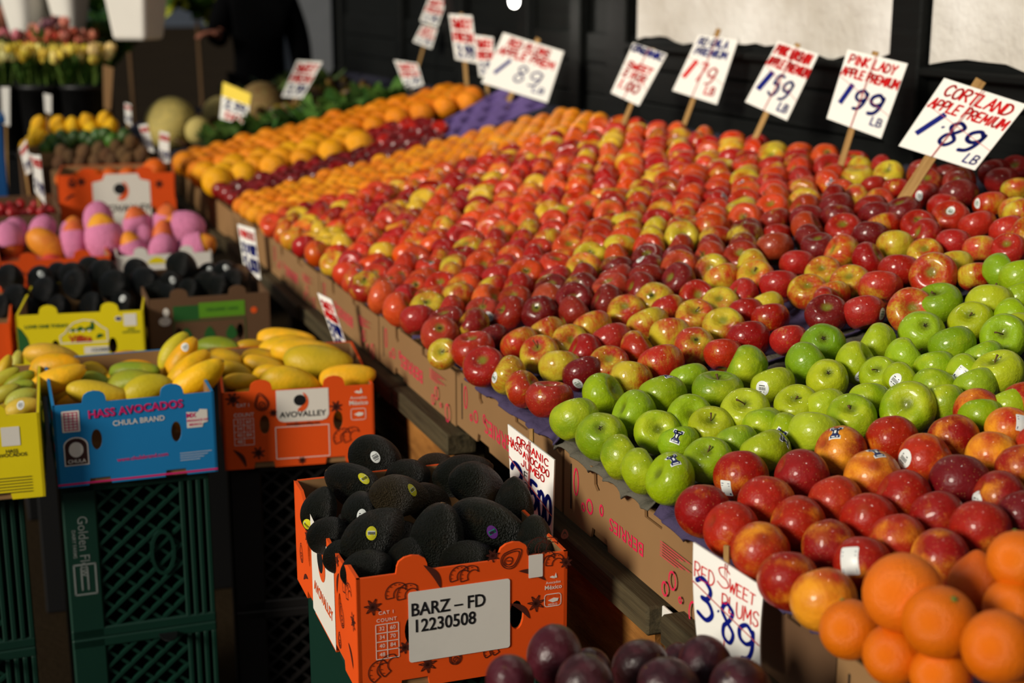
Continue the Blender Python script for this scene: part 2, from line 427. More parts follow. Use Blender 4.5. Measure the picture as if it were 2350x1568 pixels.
# horizontal boards of the dark wall below the panels
for k in range(4):
    z0 = 0.92 + k * 0.115
    mk('board', bevbox(WX - 0.022, WX - 0.001, 0.2, 8.9, z0, z0 + 0.11, 0.004), 'wood_dark', wr)
for (y0, y1, w) in ((3.065, 3.19, 0.06), (4.79, 4.95, 0.05), (5.2, 5.3, 0.05), (5.75, 5.87, 0.05), (6.6, 6.72, 0.05), (7.6, 7.72, 0.05)):
    mk('post', bevbox(WX - w, WX - 0.001, y0, y1, FLOOR, 2.9, 0.006), 'wood_dark', wr)
mk('ledge', bevbox(WX - 0.055, WX - 0.001, 0.2, 4.79, 1.33, 1.352, 0.005), 'wood_dark', wr)
rnd = random.Random(3)
def stone_panel(y0, y1, z0, name):
    # local x runs along -Y, y up, z out of the wall (-X)
    P = []
    n = 26
    for k in range(n + 1):
        x = (y1 - y0) * k / n
        P.append((x, z0 + rnd.uniform(-0.008, 0.008) + 0.012 * math.sin(x * 9)))
    P += [(y1 - y0, 2.75), (0, 2.75)]
    o = mk('white_panel', shape2d(P, (), 0.03), 'stone_white', wr)
    o.matrix_local = Matrix(((0, 0, -1, WX - 0.002), (-1, 0, 0, y1), (0, 1, 0, 0), (0, 0, 0, 1)))
stone_panel(3.20, 4.73, 1.368, 'a')
stone_panel(1.2, 3.055, 1.36, 'b')
# far shop front, dark, with a grey door
wb = structure('wall_back', boxv(2.16, 6.0, 11.6, 11.8, FLOOR, 3.2), 'wood_dark')
mk('door_panel', bevbox(2.46, 2.86, 11.55, 11.6, FLOOR, 3.0, 0.01), 'metal_grey', wb)
mk('post', bevbox(2.90, 3.0, 11.5, 11.6, FLOOR, 3.0, 0.01), 'wood_dark', wb)
mk('post', bevbox(2.30, 2.43, 11.5, 11.6, FLOOR, 3.0, 0.01), 'wood_dark', wb)
structure('wall_street', boxv(-16, 14, 62, 63, FLOOR, 9.0), flat('render_far', (84, 92, 104), 0.8, 0.2, 0.5))
# awning over the stand (just above the picture)
aw = structure('ceiling', bevbox(0.75, 2.5, -0.5, 9.0, 2.58, 2.62, 0.01), flat('awning', (40, 52, 44), 0.8))
mk('valance', bevbox(0.74, 0.75, -0.5, 9.0, 2.40, 2.62, 0.002), 'awning', aw)
for y in (0.2, 4.9, 8.8):
    mk('beam', bevbox(0.75, 2.3, y, y + 0.06, 2.52, 2.58, 0.005), 'wood_dark', aw)

# ================================================================== FRUIT SHAPES (diameter 1)
def apple_shape(seed, n=30, m=22, tall=0.86, lob=0.035):
    rn = random.Random(seed); ph = rn.uniform(0, 6); sk = rn.uniform(-.05, .05); ph2 = rn.uniform(0, 6); w2 = rn.uniform(.0, .035)
    prof = []
    for i in range(m + 1):
        t = 0.035 + (math.pi - 0.07) * i / m
        r = 0.5 * math.sin(t) ** 0.86 * (1 + 0.09 * math.cos(t) - 0.04 * math.cos(2 * t)) / 1.04
        z = 0.5 * tall * math.cos(t) - 0.185 * math.exp(-(t / 0.42) ** 2) + 0.11 * math.exp(-((math.pi - t) / 0.36) ** 2)
        prof.append((r, z))
    def dfm(p, a):
        bot = max(0, -p.z) * 2
        k = 1 + lob * math.cos(5 * a + ph) * (0.25 + bot) + w2 * math.cos(2 * a + ph2)
        return Vector((p.x * k + sk * p.z, p.y * k, p.z * (1 + 0.04 * math.cos(a + ph2))))
    return revolve(prof, n, dfm)
def nectarine_shape(seed, n=32, m=20):
    rn = random.Random(seed); e = rn.uniform(.94, 1.0)
    prof = []
    for i in range(m + 1):
        t = 0.03 + (math.pi - 0.06) * i / m
        prof.append((0.5 * math.sin(t) * (1 + .02 * math.cos(t)), 0.475 * math.cos(t) - 0.09 * math.exp(-(t / 0.25) ** 2)
                     - 0.02 * math.exp(-((math.pi - t) / 0.18) ** 2)))
    def dfm(p, a):
        d = (a + math.pi) % (2 * math.pi) - math.pi
        k = 1 - 0.035 * math.exp(-(d / 0.16) ** 2) + 0.012 * math.exp(-((abs(d) - .38) / 0.2) ** 2)
        return Vector((p.x * k, p.y * k * e, p.z))
    return revolve(prof, n, dfm)
def sphere_shape(seed, sq=0.94, dim=0.02, nip=0.0, n=28, m=18, wob=0.012):
    rn = random.Random(seed); ph = rn.uniform(0, 6)
    prof = []
    for i in range(m + 1):
        t = 0.03 + (math.pi - 0.06) * i / m
        prof.append((0.5 * math.sin(t), 0.5 * sq * math.cos(t) - dim * math.exp(-(t / 0.22) ** 2) + nip * math.exp(-(t / 0.32) ** 2)
                     - nip * math.exp(-((math.pi - t) / 0.3) ** 2)))
    return revolve(prof, n, lambda p, a: Vector((p.x * (1 + wob * math.cos(3 * a + ph)), p.y * (1 + wob * math.sin(2 * a + ph)), p.z)))
def egg_shape(seed, L=1.45, neck=0.25, bend=0.0, flatk=1.0, n=24, m=20):
    # long fruit along z, diameter 1 across, stem end up
    rn = random.Random(seed); ph = rn.uniform(0, 6)
    prof = []
    for i in range(m + 1):
        t = 0.04 + (math.pi - 0.08) * i / m
        c = math.cos(t)
        prof.append((0.5 * math.sin(t) ** 0.95 * (1 - neck * (0.5 + 0.5 * c) ** 1.5), 0.5 * L * c))
    def dfm(p, a):
        b = bend * (p.z / (0.5 * L)) ** 2 * 0.5
        return Vector((p.x + b, p.y * flatk, p.z)) * (1 + 0.012 * math.cos(3 * a + ph + 4 * p.z))
    return revolve(prof, n, dfm)
SH = {}; BV = {}
def shp(key, vf, mat, extra=None):
    me = bpy.data.meshes.new(key); me.from_pydata([tuple(v) for v in vf[0]], [], vf[1]); me.update(); me.shade_smooth()
    me.materials.append(M(mat)); SH[key] = me
    BV[key] = BVHTree.FromPolygons([Vector(v) for v in vf[0]], vf[1])
for s in range(4):
    shp('apple%d' % s, apple_shape(s, tall=(0.86, 0.82, 0.9, 0.84)[s]), 'skin_apple')
    shp('green%d' % s, apple_shape(20 + s, tall=(0.9, 0.86, 0.92, 0.88)[s], lob=0.025), 'skin_green_apple')
for s in range(3):
    shp('nectarine%d' % s, nectarine_shape(s), 'skin_nectarine')
    shp('orange%d' % s, sphere_shape(s, 0.97, 0.015), 'peel_citrus')
    shp('mandarin%d' % s, sphere_shape(9 + s, 0.84, 0.04, n=22, m=14), 'peel_citrus')
    shp('avocado%d' % s, egg_shape(s, (1.2, 1.32, 1.42)[s], (0.20, 0.30, 0.38)[s]), 'skin_avocado')
    shp('mango%d' % s, egg_shape(5 + s, (1.75, 1.9, 1.65)[s], 0.22, (0.14, 0.2, 0.1)[s], 0.86), 'skin_mango')
    shp('blushmango%d' % s, egg_shape(15 + s, (1.3, 1.4, 1.25)[s], 0.2, 0.08, 0.9), 'skin_blush_mango')
    shp('plum%d' % s, egg_shape(25 + s, 1.08, 0.06), 'skin_plum')
shp('navel', sphere_shape(4, 1.0, -0.0, 0.0), 'peel_citrus')
def navel_shape():
    prof = []
    for i in range(23):
        t = 0.03 + (math.pi - 0.06) * i / 22
        prof.append((0.5 * math.sin(t), 0.5 * math.cos(t) + 0.10 * math.exp(-(t / 0.36) ** 2)))
    return revolve(prof, 28)
shp('navel', navel_shape(), 'peel_citrus')
shp('lemon0', sphere_shape(31, 1.22, 0, 0.07, 20, 14), 'peel_citrus')
shp('lime0', sphere_shape(32, 1.12, 0, 0.03, 18, 12), 'leaf')
shp('kiwi0', egg_shape(33, 1.25, 0.02, n=16, m=12), 'skin_fuzzy')
shp('melon0', sphere_shape(34, 1.06, 0.02), 'skin_melon')
def stem_vf(l=0.20, bend=0.05, r=0.022, z=0.20):
    return tube([(0, 0, z - .06), (0.1 * bend, 0, z + l * .4), (bend, 0, z + l * .8), (bend * 1.5, 0.01, z + l)], [r * .8, r * .7, r * .8, r * 1.3], 6)
def mesh_of(name, vf, mat, smooth=True):
    me = bpy.data.meshes.new(name); me.from_pydata([tuple(v) for v in vf[0]], [], vf[1]); me.update()
    if smooth: me.shade_smooth()
    me.materials.append(M(mat)); return me
STEM = [mesh_of('stem', stem_vf(0.24, .06, .02, .17), 'stem_brown'), mesh_of('stem', stem_vf(0.17, -.05, .024, .17), 'stem_brown'),
        mesh_of('stem', stem_vf(0.28, .1, .018, .17), 'stem_brown')]
def star_vf(n=5, r1=.075, r2=.03, z=0.5, h=.012):
    P = [(math.cos(math.pi * k / n) * (r1 if k % 2 == 0 else r2), math.sin(math.pi * k / n) * (r1 if k % 2 == 0 else r2), z) for k in range(2 * n)]
    V = P + [(0, 0, z + h)]; return V, [(k, (k + 1) % (2 * n), 2 * n) for k in range(2 * n)]
BUTTON = mesh_of('stem_button', join(star_vf(5, .07, .035, .478, .012), revolve([(.03, .475), (.034, .497), (.02, .505)], 8)), 'stem_green')
CALYX = mesh_of('calyx', join(*[xf(tube([(0, 0, 0), (.03, 0, .02), (.05, 0, .045)], [.012, .014, .004], 4), Matrix.Rotation(2 * math.pi * k / 5, 4, 'Z')) for k in range(5)]), 'calyx_dark')
NUB = mesh_of('stem_scar', revolve([(.045, .0), (.05, .02), (.03, .03)], 8), 'stem_brown')

def sticker_on(obj, key, wdir, kind, size=0.022, rot=0.0):
    # thin label laid on the fruit's skin where a world direction leaves its centre
    bpy_m = obj.matrix_basis
    q = bpy_m.to_quaternion(); sc = obj.scale[0]
    d = (q.inverted() @ wdir).normalized()
    a = d.orthogonal().normalized()
    # align the label's "up" with world up
    upl = q.inverted() @ Vector((0, 0, 1)); b = (upl - d * upl.dot(d)); b = b.normalized() if b.length > .05 else a
    a = b.cross(d)
    a, b = a * math.cos(rot) + b * math.sin(rot), b * math.cos(rot) - a * math.sin(rot)
    s = size / sc / 2
    def hit(x, y):
        o = d * 2 + a * x * s + b * y * s
        r = BV[key].ray_cast(o, -d)
        return (r[0] + d * 0.008) if r[0] else d * 0.5 + a * x * s + b * y * s
    def patch(outline, lift_, rings=4):
        oo = []
        for (xa, ya), (xb, yb) in zip(outline, outline[1:] + outline[:1]):
            m_ = max(1, int(math.hypot(xb - xa, yb - ya) / .3)); oo += [(xa + (xb - xa) * q_ / m_, ya + (yb - ya) * q_ / m_) for q_ in range(m_)]
        outline = oo
        V = [hit(0, 0) + d * lift_]; n = len(outline); Fc = []
        for k in range(1, rings + 1):
            f = k / rings
            V += [hit(x * f, y * f) + d * lift_ for x, y in outline]
        for i in range(n):
            Fc.append((0, 1 + i, 1 + (i + 1) % n))
            for k in range(rings - 1):
                o = 1 + k * n; Fc.append((o + i, o + n + i, o + n + (i + 1) % n, o + (i + 1) % n))
        return V, Fc
    def strip(x0, x1, y0, y1, l=.004):
        return [hit(x0, y0) + d * l, hit(x1, y0) + d * l, hit(x1, y1) + d * l, hit(x0, y1) + d * l], [(0, 1, 2, 3)]
    if kind in ('oval', 'round', 'green', 'yellow', 'purple'):
        o = ell(0, 0, 0.72 if kind != 'round' else .95, 1.0, 18)
        base = {'oval': 'sticker_white', 'round': 'sticker_white', 'green': 'sticker_white', 'yellow': 'sticker_yellow', 'purple': 'sticker_purple'}[kind]
        st = mk('sticker', patch(o, 0), base, obj, True)
        if kind in ('yellow', 'purple'):
            mk('print', join(strip(-.5, .5, -.28, .32)), 'sticker_white' if kind == 'yellow' else 'sticker_green', st)
            mk('print', join(*[strip(-.42 + .16 * k, -.34 + .16 * k, -.2, .2, .007) for k in range(6)]), 'print_black', st)
        else:
            mk('print', join(strip(-.42, .42, .3, .42), *[strip(-.42 + .12 * k, -.36 + .12 * k, -.25, .18) for k in range(8)], strip(-.35, .35, -.5, -.4)),
               'print_black' if kind != 'green' else 'print_green', st)
    elif kind == 'navy':
        o = [(-.55, -.8), (.55, -.8), (.55, -.45), (.3, -.3), (.3, .3), (.6, .45), (.6, .85), (.25, .85), (.25, .7), (-.25, .7), (-.25, .85), (-.6, .85), (-.6, .45), (-.3, .3), (-.3, -.3), (-.55, -.45)]
        st = mk('sticker', patch([(x * 1.16, y * 1.12) for x, y in o], 0), 'sticker_white', obj, True)
        mk('print', patch([(x * .95, y * .95) for x, y in o], .004), 'sticker_navy', st, True)
        mk('print', join(strip(-.35, .35, -.68, -.55, .008), strip(-.12, .12, -.2, .25, .008), strip(-.4, .4, .5, .6, .008)), 'sticker_white', st)
    elif kind == 'tag':
        o = rrect(-.62, .62, -.9, .9, .12, 2)
        st = mk('sticker', patch(o, 0), 'sticker_white', obj, True)
        mk('print', join(strip(-.5, .5, -.75, -.5), strip(-.5, .5, .55, .62), strip(-.5, .5, .3, .36)), 'sticker_navy', st)
    return st

def rot_axis(axis, spin=0.0):
    q = Vector((0, 0, 1)).rotation_difference(Vector(axis).normalized())
    return q @ Quaternion((0, 0, 1), spin)
def fruit(name, key, loc, size, axis=(0, 0, 1), spin=None, color=(1, 1, 1), alpha=1.0, label=None, cat=None, group=None):
    o = bpy.data.objects.new(name, SH[key]); COL.objects.link(o)
    o.rotation_mode = 'QUATERNION'
    o.rotation_quaternion = rot_axis(axis, random.uniform(0, 6.28) if spin is None else spin)
    o.location = loc; o.scale = (size, size, size)
    c = lin(color); o.color = (c[0], c[1], c[2], alpha)
    return tag(o, label, cat, group)
def part(name, me, parent, loc=(0, 0, 0), rot=None):
    o = bpy.data.objects.new(name, me); COL.objects.link(o); o.parent = parent; o.location = loc
    if rot: o.rotation_euler = rot
    return o
# stand surface: u up the slope from the front edge, v along the edge, h above it
SO = Vector((0.872, 1.74, 0.836)); TH = math.atan(0.22)
EU = Vector((math.cos(TH), 0, math.sin(TH))); EV = Vector((0, 1, -0.012)).normalized(); EN = EU.cross(EV).normalized()
def S(u, y, h=0.0): return SO + EU * u + EV * (y - 1.74) + EN * h
def pixS(x, y, h): return onplane(x, y, SO + EN * h, EN)
def uv_of(p): d = p - SO; return d.dot(EU), d.dot(EV) + 1.74
PLACED = []      # (point, radius) of every fruit on the stand
def tocam(p, dx=0.0, dy=0.0):
    v = (C0 - p).normalized(); return (v + RT * dx + UP * dy).normalized()
def stand_fruit(name, keys, x, y, wpx, axis, spin, color, alpha, label, cat, group, lay=0.0, lim=(.062, .086), flatk=.80):
    p = pixS(x, y, 0.03 + lay); d = depth(p)
    size = min(lim[1], max(lim[0], wpx * d / F))
    p = pixS(x, y, size * .5 * flatk + lay)
    o = fruit(name, random.choice(keys), p, size, axis, spin, color, alpha, label, cat, group)
    PLACED.append((p.copy(), size / 2)); return o
def jit(c, k=18):
    d = random.uniform(-k, k); return tuple(max(0, min(255, v + d + random.uniform(-k / 2, k / 2))) for v in c)

# ================================================================== FRUIT ON THE STAND, near sections
def skdir(p, sx, sy):
    k = math.sqrt(max(0.05, 1 - sx * sx - sy * sy)); v = (C0 - p).normalized()
    r = RT - v * RT.dot(v); r.normalize(); u = v.cross(r)
    if u.z < 0: u = -u
    return (v * k + r * sx + u * sy).normalized()
def axis_for(code, p):
    j = lambda a: random.uniform(-a, a)
    v = (C0 - p).normalized()
    if code == 'u': a = EN + Vector((j(.25), j(.25), 0))
    elif code == 't': a = EN + v * 0.75 + RT * j(.2)            # top tipped to the viewer
    elif code == 'c': a = v + EN * 0.35 + RT * j(.3)            # cavity faces the viewer
    elif code == 'b': a = -(v * .8 + EN * 0.5) + RT * j(.3)     # blossom end faces the viewer
    elif code == 'l': a = -RT + EN * .6 + v * j(.4)
    elif code == 'r': a = RT + EN * .6 + v * j(.4)
    elif code == 'k': a = EN - v * 0.6 + RT * j(.3)             # top tipped away
    else: a = Vector((j(1), j(1), j(1) + .3))
    return a
def c8(x, y, w): return 1500 + x / 2.347, 900 + y / 2.347, w / 2.347
def c7(x, y, w): return 1000 + x / 2.8, 640 + y / 2.8, w / 2.8
def c6(x, y, w): return 1700 + x / 3.015, 380 + y / 3.015, w / 3.015
def c5(x, y, w): return 1100 + x / 3.016, 260 + y / 3.016, w / 3.016
def c4(x, y, w): return 400 + x / 2.614, 380 + y / 2.614, w / 2.614

SIZEWORD = lambda w: ''
# ---- oranges in the near corner: (crop x, y, width, layer, stem code)
OR = [(1060, 1280, 335, 0, 'k', 'pitted yellow-orange orange at the left of the orange pile'),
      (1290, 1420, 335, 0, 'r', 'orange at the front of the pile, below the topmost oranges'),
      (1345, 1085, 430, .055, 'b', 'largest orange of the pile, resting against the red nectarines'),
      (1540, 1240, 400, .050, 'x', 'orange with a small green stem button facing forward'),
      (1545, 1525, 300, .0, 'k', 'small orange cut off by the bottom edge of the picture'),
      (1860, 1375, 400, .055, 'b', 'big plain orange at the lower right of the orange pile'),
      (1750, 1040, 325, .01, 'n', 'darker orange with a raised neck and green stem on top'),
      (1965, 905, 330, .06, 'k', 'orange at the right picture edge above the necked orange'),
      (1935, 1160, 270, .02, 'k', 'orange half hidden behind the big plain orange at right'),
      (2010, 1545, 300, .0, 'k', 'orange in the bottom right corner of the picture')]
for x, y, w, lay, code, lab in OR:
    px, py, pw = c8(x, y, w)
    p0 = pixS(px, py, 0.04 + lay)
    sx = axis_for('u' if code in 'nx' else code, p0)
    if code == 'x': sx = skdir(p0, .42, .62)
    key = 'navel' if code == 'n' else 'orange%d' % random.randrange(3)
    o = stand_fruit('orange', [key], px, py, pw, sx, None, jit((234, 100, 2) if code != 'n' else (206, 76, 4), 8), 1, lab, 'orange', 'oranges in the near corner', lay, (.062, .094), .98)
    b = part('stem_button', BUTTON, o, (0, 0, 0.085 if code == 'n' else 0))
# ---- nectarines, rows parallel to the front edge, nearest the edge first, from the green apples towards the oranges
NE = [[(265, 640, 305, 'k'), (420, 745, 315, 'l'), (575, 855, 320, 'b'), (725, 1015, 335, 'k'), (915, 1120, 365, 'y')],
      [(470, 455, 300, 'k', 'tag', -.55, -.45), (610, 600, 315, 'k'), (780, 712, 310, 'l'), (945, 832, 300, 'b'), (1125, 925, 315, 'k', 'tag', -.45, .1)],
      [(800, 455, 310, 'l'), (980, 592, 300, 'k'), (1160, 692, 315, 'b'), (1315, 800, 310, 'k'), (1545, 895, 330, 'l')],
      [(1010, 325, 290, 'l', 'navy', -.2, .75), (1180, 462, 310, 'b', 'navy', .15, .9), (1350, 572, 310, 'l'), (1530, 672, 300, 'k'), (1760, 740, 330, 'k')],
      [(1285, 262, 290, 'k'), (1462, 372, 305, 'r', 'round', -.75, .1), (1650, 490, 330, 'd'), (1862, 565, 290, 'l', 'round', -.85, -.2), (1985, 660, 280, 'd')],
      [(1615, 252, 280, 'k'), (1822, 345, 285, 'y'), (1985, 415, 290, 'k')],
      [(1745, 105, 260, 'b'), (1915, 205, 265, 'y', 'tag', .5, .3), (2080, 300, 270, 'k')],
      [(1995, 60, 250, 'k'), (2130, 140, 250, 'k')]]
for r, row in enumerate(NE):
    for k, e in enumerate(row):
        px, py, pw = c8(*e[:3]); code = e[3]
        p0 = pixS(px, py, 0.035)
        colr, al = jit(random.choice([(172, 30, 14), (184, 44, 16), (150, 18, 14)]), 10), random.uniform(.7, 1.08)
        lk = 'red'
        if code == 'y': al = .5; colr = (196, 40, 24); lk = 'red and yellow'
        if code == 'd': colr = (112, 12, 20); al = 1.3; lk = 'dark red'
        wh = ('in the row along the front edge, ' + ORD[k + 1]) if r == 0 else 'in the ' + ORD[r + 1] + ' row, ' + ORD[k + 1]
        lab = lk + ' nectarine ' + wh + ' from the green apples'
        if len(e) > 4: lab = lk + ' nectarine with a ' + {'tag': 'square white', 'navy': 'dark blue', 'round': 'round white'}[e[4]] + ' sticker, ' + ORD[r + 1] + ' row from the edge'
        if e[0] in (470, 1125, 1915): lab = {470: 'red nectarine with white sticker touching the green apples', 1125: 'nectarine with large torn white sticker beside the oranges', 1915: 'yellow nectarine with pale sticker at the right picture edge'}[e[0]]
        key = 'nectarine%d' % random.randrange(3)
        ax = axis_for(code if code in 'klrbu' else 'k', p0)
        o = stand_fruit('nectarine', [key], px, py, pw, ax, None, colr, al, lab, 'nectarine', 'nectarines on the purple trays', 0, (.062, .088), .92)
        if len(e) > 4: sticker_on(o, key, skdir(o.location, e[5], e[6]), e[4], .026 if e[0] != 1125 else .036, random.uniform(-.5, .5))
# the short stem poking out of one nectarine at the edge
# ---- green apples: (px, py, w, code, [sticker kind, sx, sy])
G = [c7(895, 910, 320) + ('k',), c7(1065, 1012, 330) + ('b',), c7(1190, 1150, 312) + ('r',), c7(1320, 1240, 310) + ('r', 'stem'), c7(1512, 1290, 350) + ('l', 'navy', .1, .72),
     c7(1075, 752, 300) + ('r',), c7(1275, 870, 320) + ('l',), c7(1425, 990, 300) + ('c',), c7(1562, 1062, 270) + ('k', 'navy', -.1, .35), c7(1750, 1172, 320) + ('t', 'stem'),
     c7(1460, 760, 320) + ('k', 'navy', .1, .9), c7(1630, 900, 310) + ('c',), c7(1770, 962, 300) + ('t', 'stem'), c7(1935, 1062, 285) + ('k',), c7(2122, 1122, 340) + ('k', 'navy', .75, .5),
     c7(1630, 655, 262) + ('k',), c7(1812, 728, 330) + ('u', 'stem'), c7(1990, 862, 330) + ('t', 'stem'), c7(2105, 945, 250) + ('k',),
     c7(1998, 572, 300) + ('l', 'stem'), c7(2170, 690, 290) + ('k', 'round', -.5, -.1),
     c6(570, 1245, 320) + ('b',), c6(450, 1382, 330) + ('r', 'stem'), c6(945, 1240, 310) + ('l',), c6(798, 1372, 310) + ('r', 'oval', .2, -.55), c6(1255, 1160, 330) + ('b',),
     c6(1132, 1335, 300) + ('r', 'stem'), c6(1465, 1252, 320) + ('k',), c6(1370, 962, 335) + ('u', 'stem'), c6(1725, 972, 340) + ('k', 'stem'), c6(1595, 1092, 310) + ('t', 'stem'),
     c6(1885, 1065, 300) + ('r',), c6(1822, 1192, 330) + ('c', 'stem'), c6(1800, 748, 290) + ('r',),
     c6(600, 1482, 300) + ('b',), c6(962, 1462, 290) + ('t', 'stem'), c6(1110, 1500, 270) + ('r', 'oval', -.3, .1), c6(1345, 1410, 300) + ('k',), c6(1685, 1340, 280) + ('k',), c6(1780, 1445, 370) + ('u', 'stem'),
     c6(1555, 1450, 280) + ('r', 'tag', -.25, .1), c6(1340, 1535, 300) + ('k',),
     c8(772, 78, 250) + ('t', 'stem'), c8(590, 190, 215) + ('k',), c8(700, 225, 200) + ('l', 'navy', -.2, -.1), c8(870, 228, 290) + ('k',), c8(1070, 142, 270) + ('t', 'stem'),
     c8(1372, 92, 300) + ('c',), c8(930, 82, 180) + ('k',), c8(1165, 50, 200) + ('k',), c8(1570, 62, 220) + ('k',),
     (2330, 760, 100, 'k'), (2345, 690, 100, 'k'), (2345, 640, 100, 'k'), (2240, 890, 105, 'k'), (2320, 935, 105, 'k'), (2250, 960, 100, 'k')]
GL_LAB = {3: 'green apple with short stem, left of the pair at the front corner', 4: 'green apple with dark blue sticker at the very front corner',
          0: 'green apple at the front edge touching the red and yellow apples', 1: 'second green apple along the front edge from the red and yellow apples',
          2: 'third green apple along the front edge from the red and yellow apples', 8: 'green apple with blue sticker just behind the corner pair',
          9: 'green apple with upright stem beside the front red nectarines', 14: 'green apple with sticker at its side, touching the nectarines',
          20: 'green apple with round white sticker on its left side', 24: 'green apple with striped oval sticker low on its front',
          36: 'green apple with pale oval sticker, in a hollow of the pile', 40: 'green apple with square white barcode sticker near the right edge',
          39: 'large dark green apple with upright stem at the right picture edge', 10: 'green apple with a sticker flat on its top',
          44: 'small green apple with blue sticker against the biggest middle apple'}
for i, e in enumerate(G):
    px, py, pw, code = e[:4]
    p0 = pixS(px, py, .035)
    u, v = uv_of(p0)
    lay = 0.0
    col = jit(random.choice([(140, 170, 14), (160, 184, 20), (120, 154, 14), (172, 184, 24)]), 10)
    dirw = {'k': 'lying on its side', 'b': 'showing its blossom end', 'l': 'leaning left', 'r': 'leaning right', 'c': 'with its stem hollow facing forward', 't': 'with its top tipped forward', 'u': 'standing upright'}[code]
    rank = sorted(range(len(G)), key=lambda j: G[j][0]).index(i) + 1
    lab = GL_LAB.get(i) or ('green apple %s, %s' % (dirw, 'near the front edge' if u < .25 else ('mid-pile' if u < .6 else 'towards the back')))
    key = 'green%d' % random.randrange(4)
    o = stand_fruit('green_apple', [key], px, py, pw, axis_for(code, p0), None, col, random.uniform(.5, 1.2), lab, 'apple', 'green apples', lay, (.064, .094), .88)
    if len(e) == 5 and e[4] == 'stem': part('stem', STEM[i % 3], o)
    if len(e) > 5: sticker_on(o, key, skdir(o.location, e[5], e[6]), e[4], .024, random.uniform(-.6, .6))
    if code in 'b': part('calyx', CALYX, o, (0, 0, -.33), (math.pi, 0, 0))

# ---- red and yellow apples placed from the photograph
K_ = 'apple'
RY = [c7(240, 462, 285) + ('u', .75), c7(312, 572, 285) + ('t', .95), c7(472, 622, 262) + ('l', .3, 'green', -.75, -.1), c7(562, 712, 255) + ('r', .6), c7(730, 775, 310) + ('u', .9),
      c7(50, 485, 190) + ('c', .4, 'stem'), c7(545, 425, 265) + ('k', .6), c7(372, 385, 150) + ('k', 1.3), c7(672, 492, 262) + ('t', .4, 'stem'), c7(800, 575, 285) + ('k', .35),
      c7(950, 612, 275) + ('k', 1.3, 'green', -.3, -.5), c7(865, 412, 245) + ('c', .4), c7(720, 352, 245) + ('k', .55), c7(960, 485, 262) + ('l', .95), c7(1115, 562, 275) + ('t', .55),
      c7(1255, 655, 285) + ('k', .35), c7(1132, 402, 275) + ('k', 1.1, 'oval', .85, -.1), c7(1010, 322, 270) + ('k', .5), c7(1300, 462, 272) + ('r', .6), c7(1450, 552, 305) + ('k', .7),
      c7(1665, 432, 270) + ('b', .45), c7(1510, 372, 275) + ('k', .35), c7(1365, 302, 285) + ('k', .45), c7(1230, 222, 252) + ('t', .5), c7(1850, 492, 262) + ('k', .8),
      c7(2010, 392, 292) + ('k', 1.0), c7(1850, 312, 275) + ('t', .4), c7(1670, 255, 265) + ('t', .6, 'stem'), c7(1500, 205, 245) + ('k', .7), c7(2000, 225, 240) + ('k', 1.0),
      c7(1830, 172, 252) + ('t', .2), c7(1680, 122, 235) + ('c', .7), c7(1970, 112, 245) + ('l', .95), c7(2125, 182, 235) + ('k', .15), c7(2150, 262, 250) + ('k', .9), c7(2270, 400, 250) + ('k', .9),
      c6(1175, 1010, 330) + ('c', .55), c6(855, 1020, 300) + ('k', .9, 'green', .85, -.05), c6(605, 970, 270) + ('r', .9), c6(630, 905, 260) + ('k', .6), c6(965, 850, 310) + ('k', .85), c6(1335, 765, 330) + ('c', .6),
      c6(760, 815, 280) + ('t', .5), c6(465, 880, 280) + ('t', .45), c6(575, 755, 270) + ('t', .35), c6(265, 840, 290) + ('k', 1.1), c6(395, 690, 260) + ('k', .9), c6(700, 610, 280) + ('l', .55), c6(885, 660, 265) + ('r', .9),
      c6(1100, 740, 300) + ('k', 1.0), c6(1275, 620, 250) + ('t', .5), c6(1070, 565, 260) + ('k', .45), c6(1480, 700, 260) + ('k', .3), c6(1620, 770, 250) + ('k', .6), c6(1275, 490, 260) + ('l', .9), c6(1475, 545, 250) + ('k', 1.1),
      c6(1660, 590, 260) + ('k', .7), c6(1850, 460, 260) + ('k', .85), c6(1640, 420, 260) + ('k', 1.0), c6(1450, 370, 270) + ('t', .7, 'green', 0, .75), c6(1735, 280, 250) + ('k', .8, 'green', -.75, .15),
      c6(1510, 215, 275) + ('k', 1.3), c6(1900, 320, 230) + ('k', .5), c6(1905, 170, 200) + ('k', .35), c6(1810, 115, 240) + ('k', 1.1), c6(1760, 60, 230) + ('k', 1.1), c6(1900, 40, 230) + ('t', 1.1), c6(1430, 75, 190) + ('k', 1.2, 'navy', .9, -.2),
      c6(1850, 590, 250) + ('t', 1.0), c6(900, 500, 270) + ('k', 1.2), c6(715, 455, 265) + ('t', .9), c6(940, 360, 260) + ('k', 1.2), c6(1120, 330, 270) + ('u', 1.2), c6(960, 260, 210) + ('c', .8),
      c6(1280, 220, 230) + ('k', 1.0, 'oval', -.4, .1), c6(1085, 175, 210) + ('k', .9), c6(920, 150, 180) + ('k', 1.1), c6(690, 195, 215) + ('t', .85), c6(810, 225, 200) + ('r', .6), c6(250, 490, 215) + ('k', 1.1, 'oval', -.1, -.1)]
RYL = {2: 'yellow apple with small green-edged sticker along the front edge', 1: 'polished red apple tipped forward along the front edge', 10: 'very dark red apple with green-edged sticker by the green apples',
       4: 'red apple at the front edge touching the green apples', 16: 'dark red apple with white sticker at its right side', 20: 'yellow apple showing its dark blossom hollow',
       5: 'yellow-green apple with stem hollow facing forward at tray edge', 15: 'yellow apple squeezed between red apples and the green pile'}
def redtone(al):
    if al > 1.15: return jit((112, 16, 16), 8)
    if al > .85: return jit((170, 28, 18), 14)
    return jit((190, 48, 20), 14)
def tone_words(al):
    return 'dark red' if al > 1.15 else ('red' if al > .85 else ('red and yellow' if al > .52 else 'mostly yellow'))
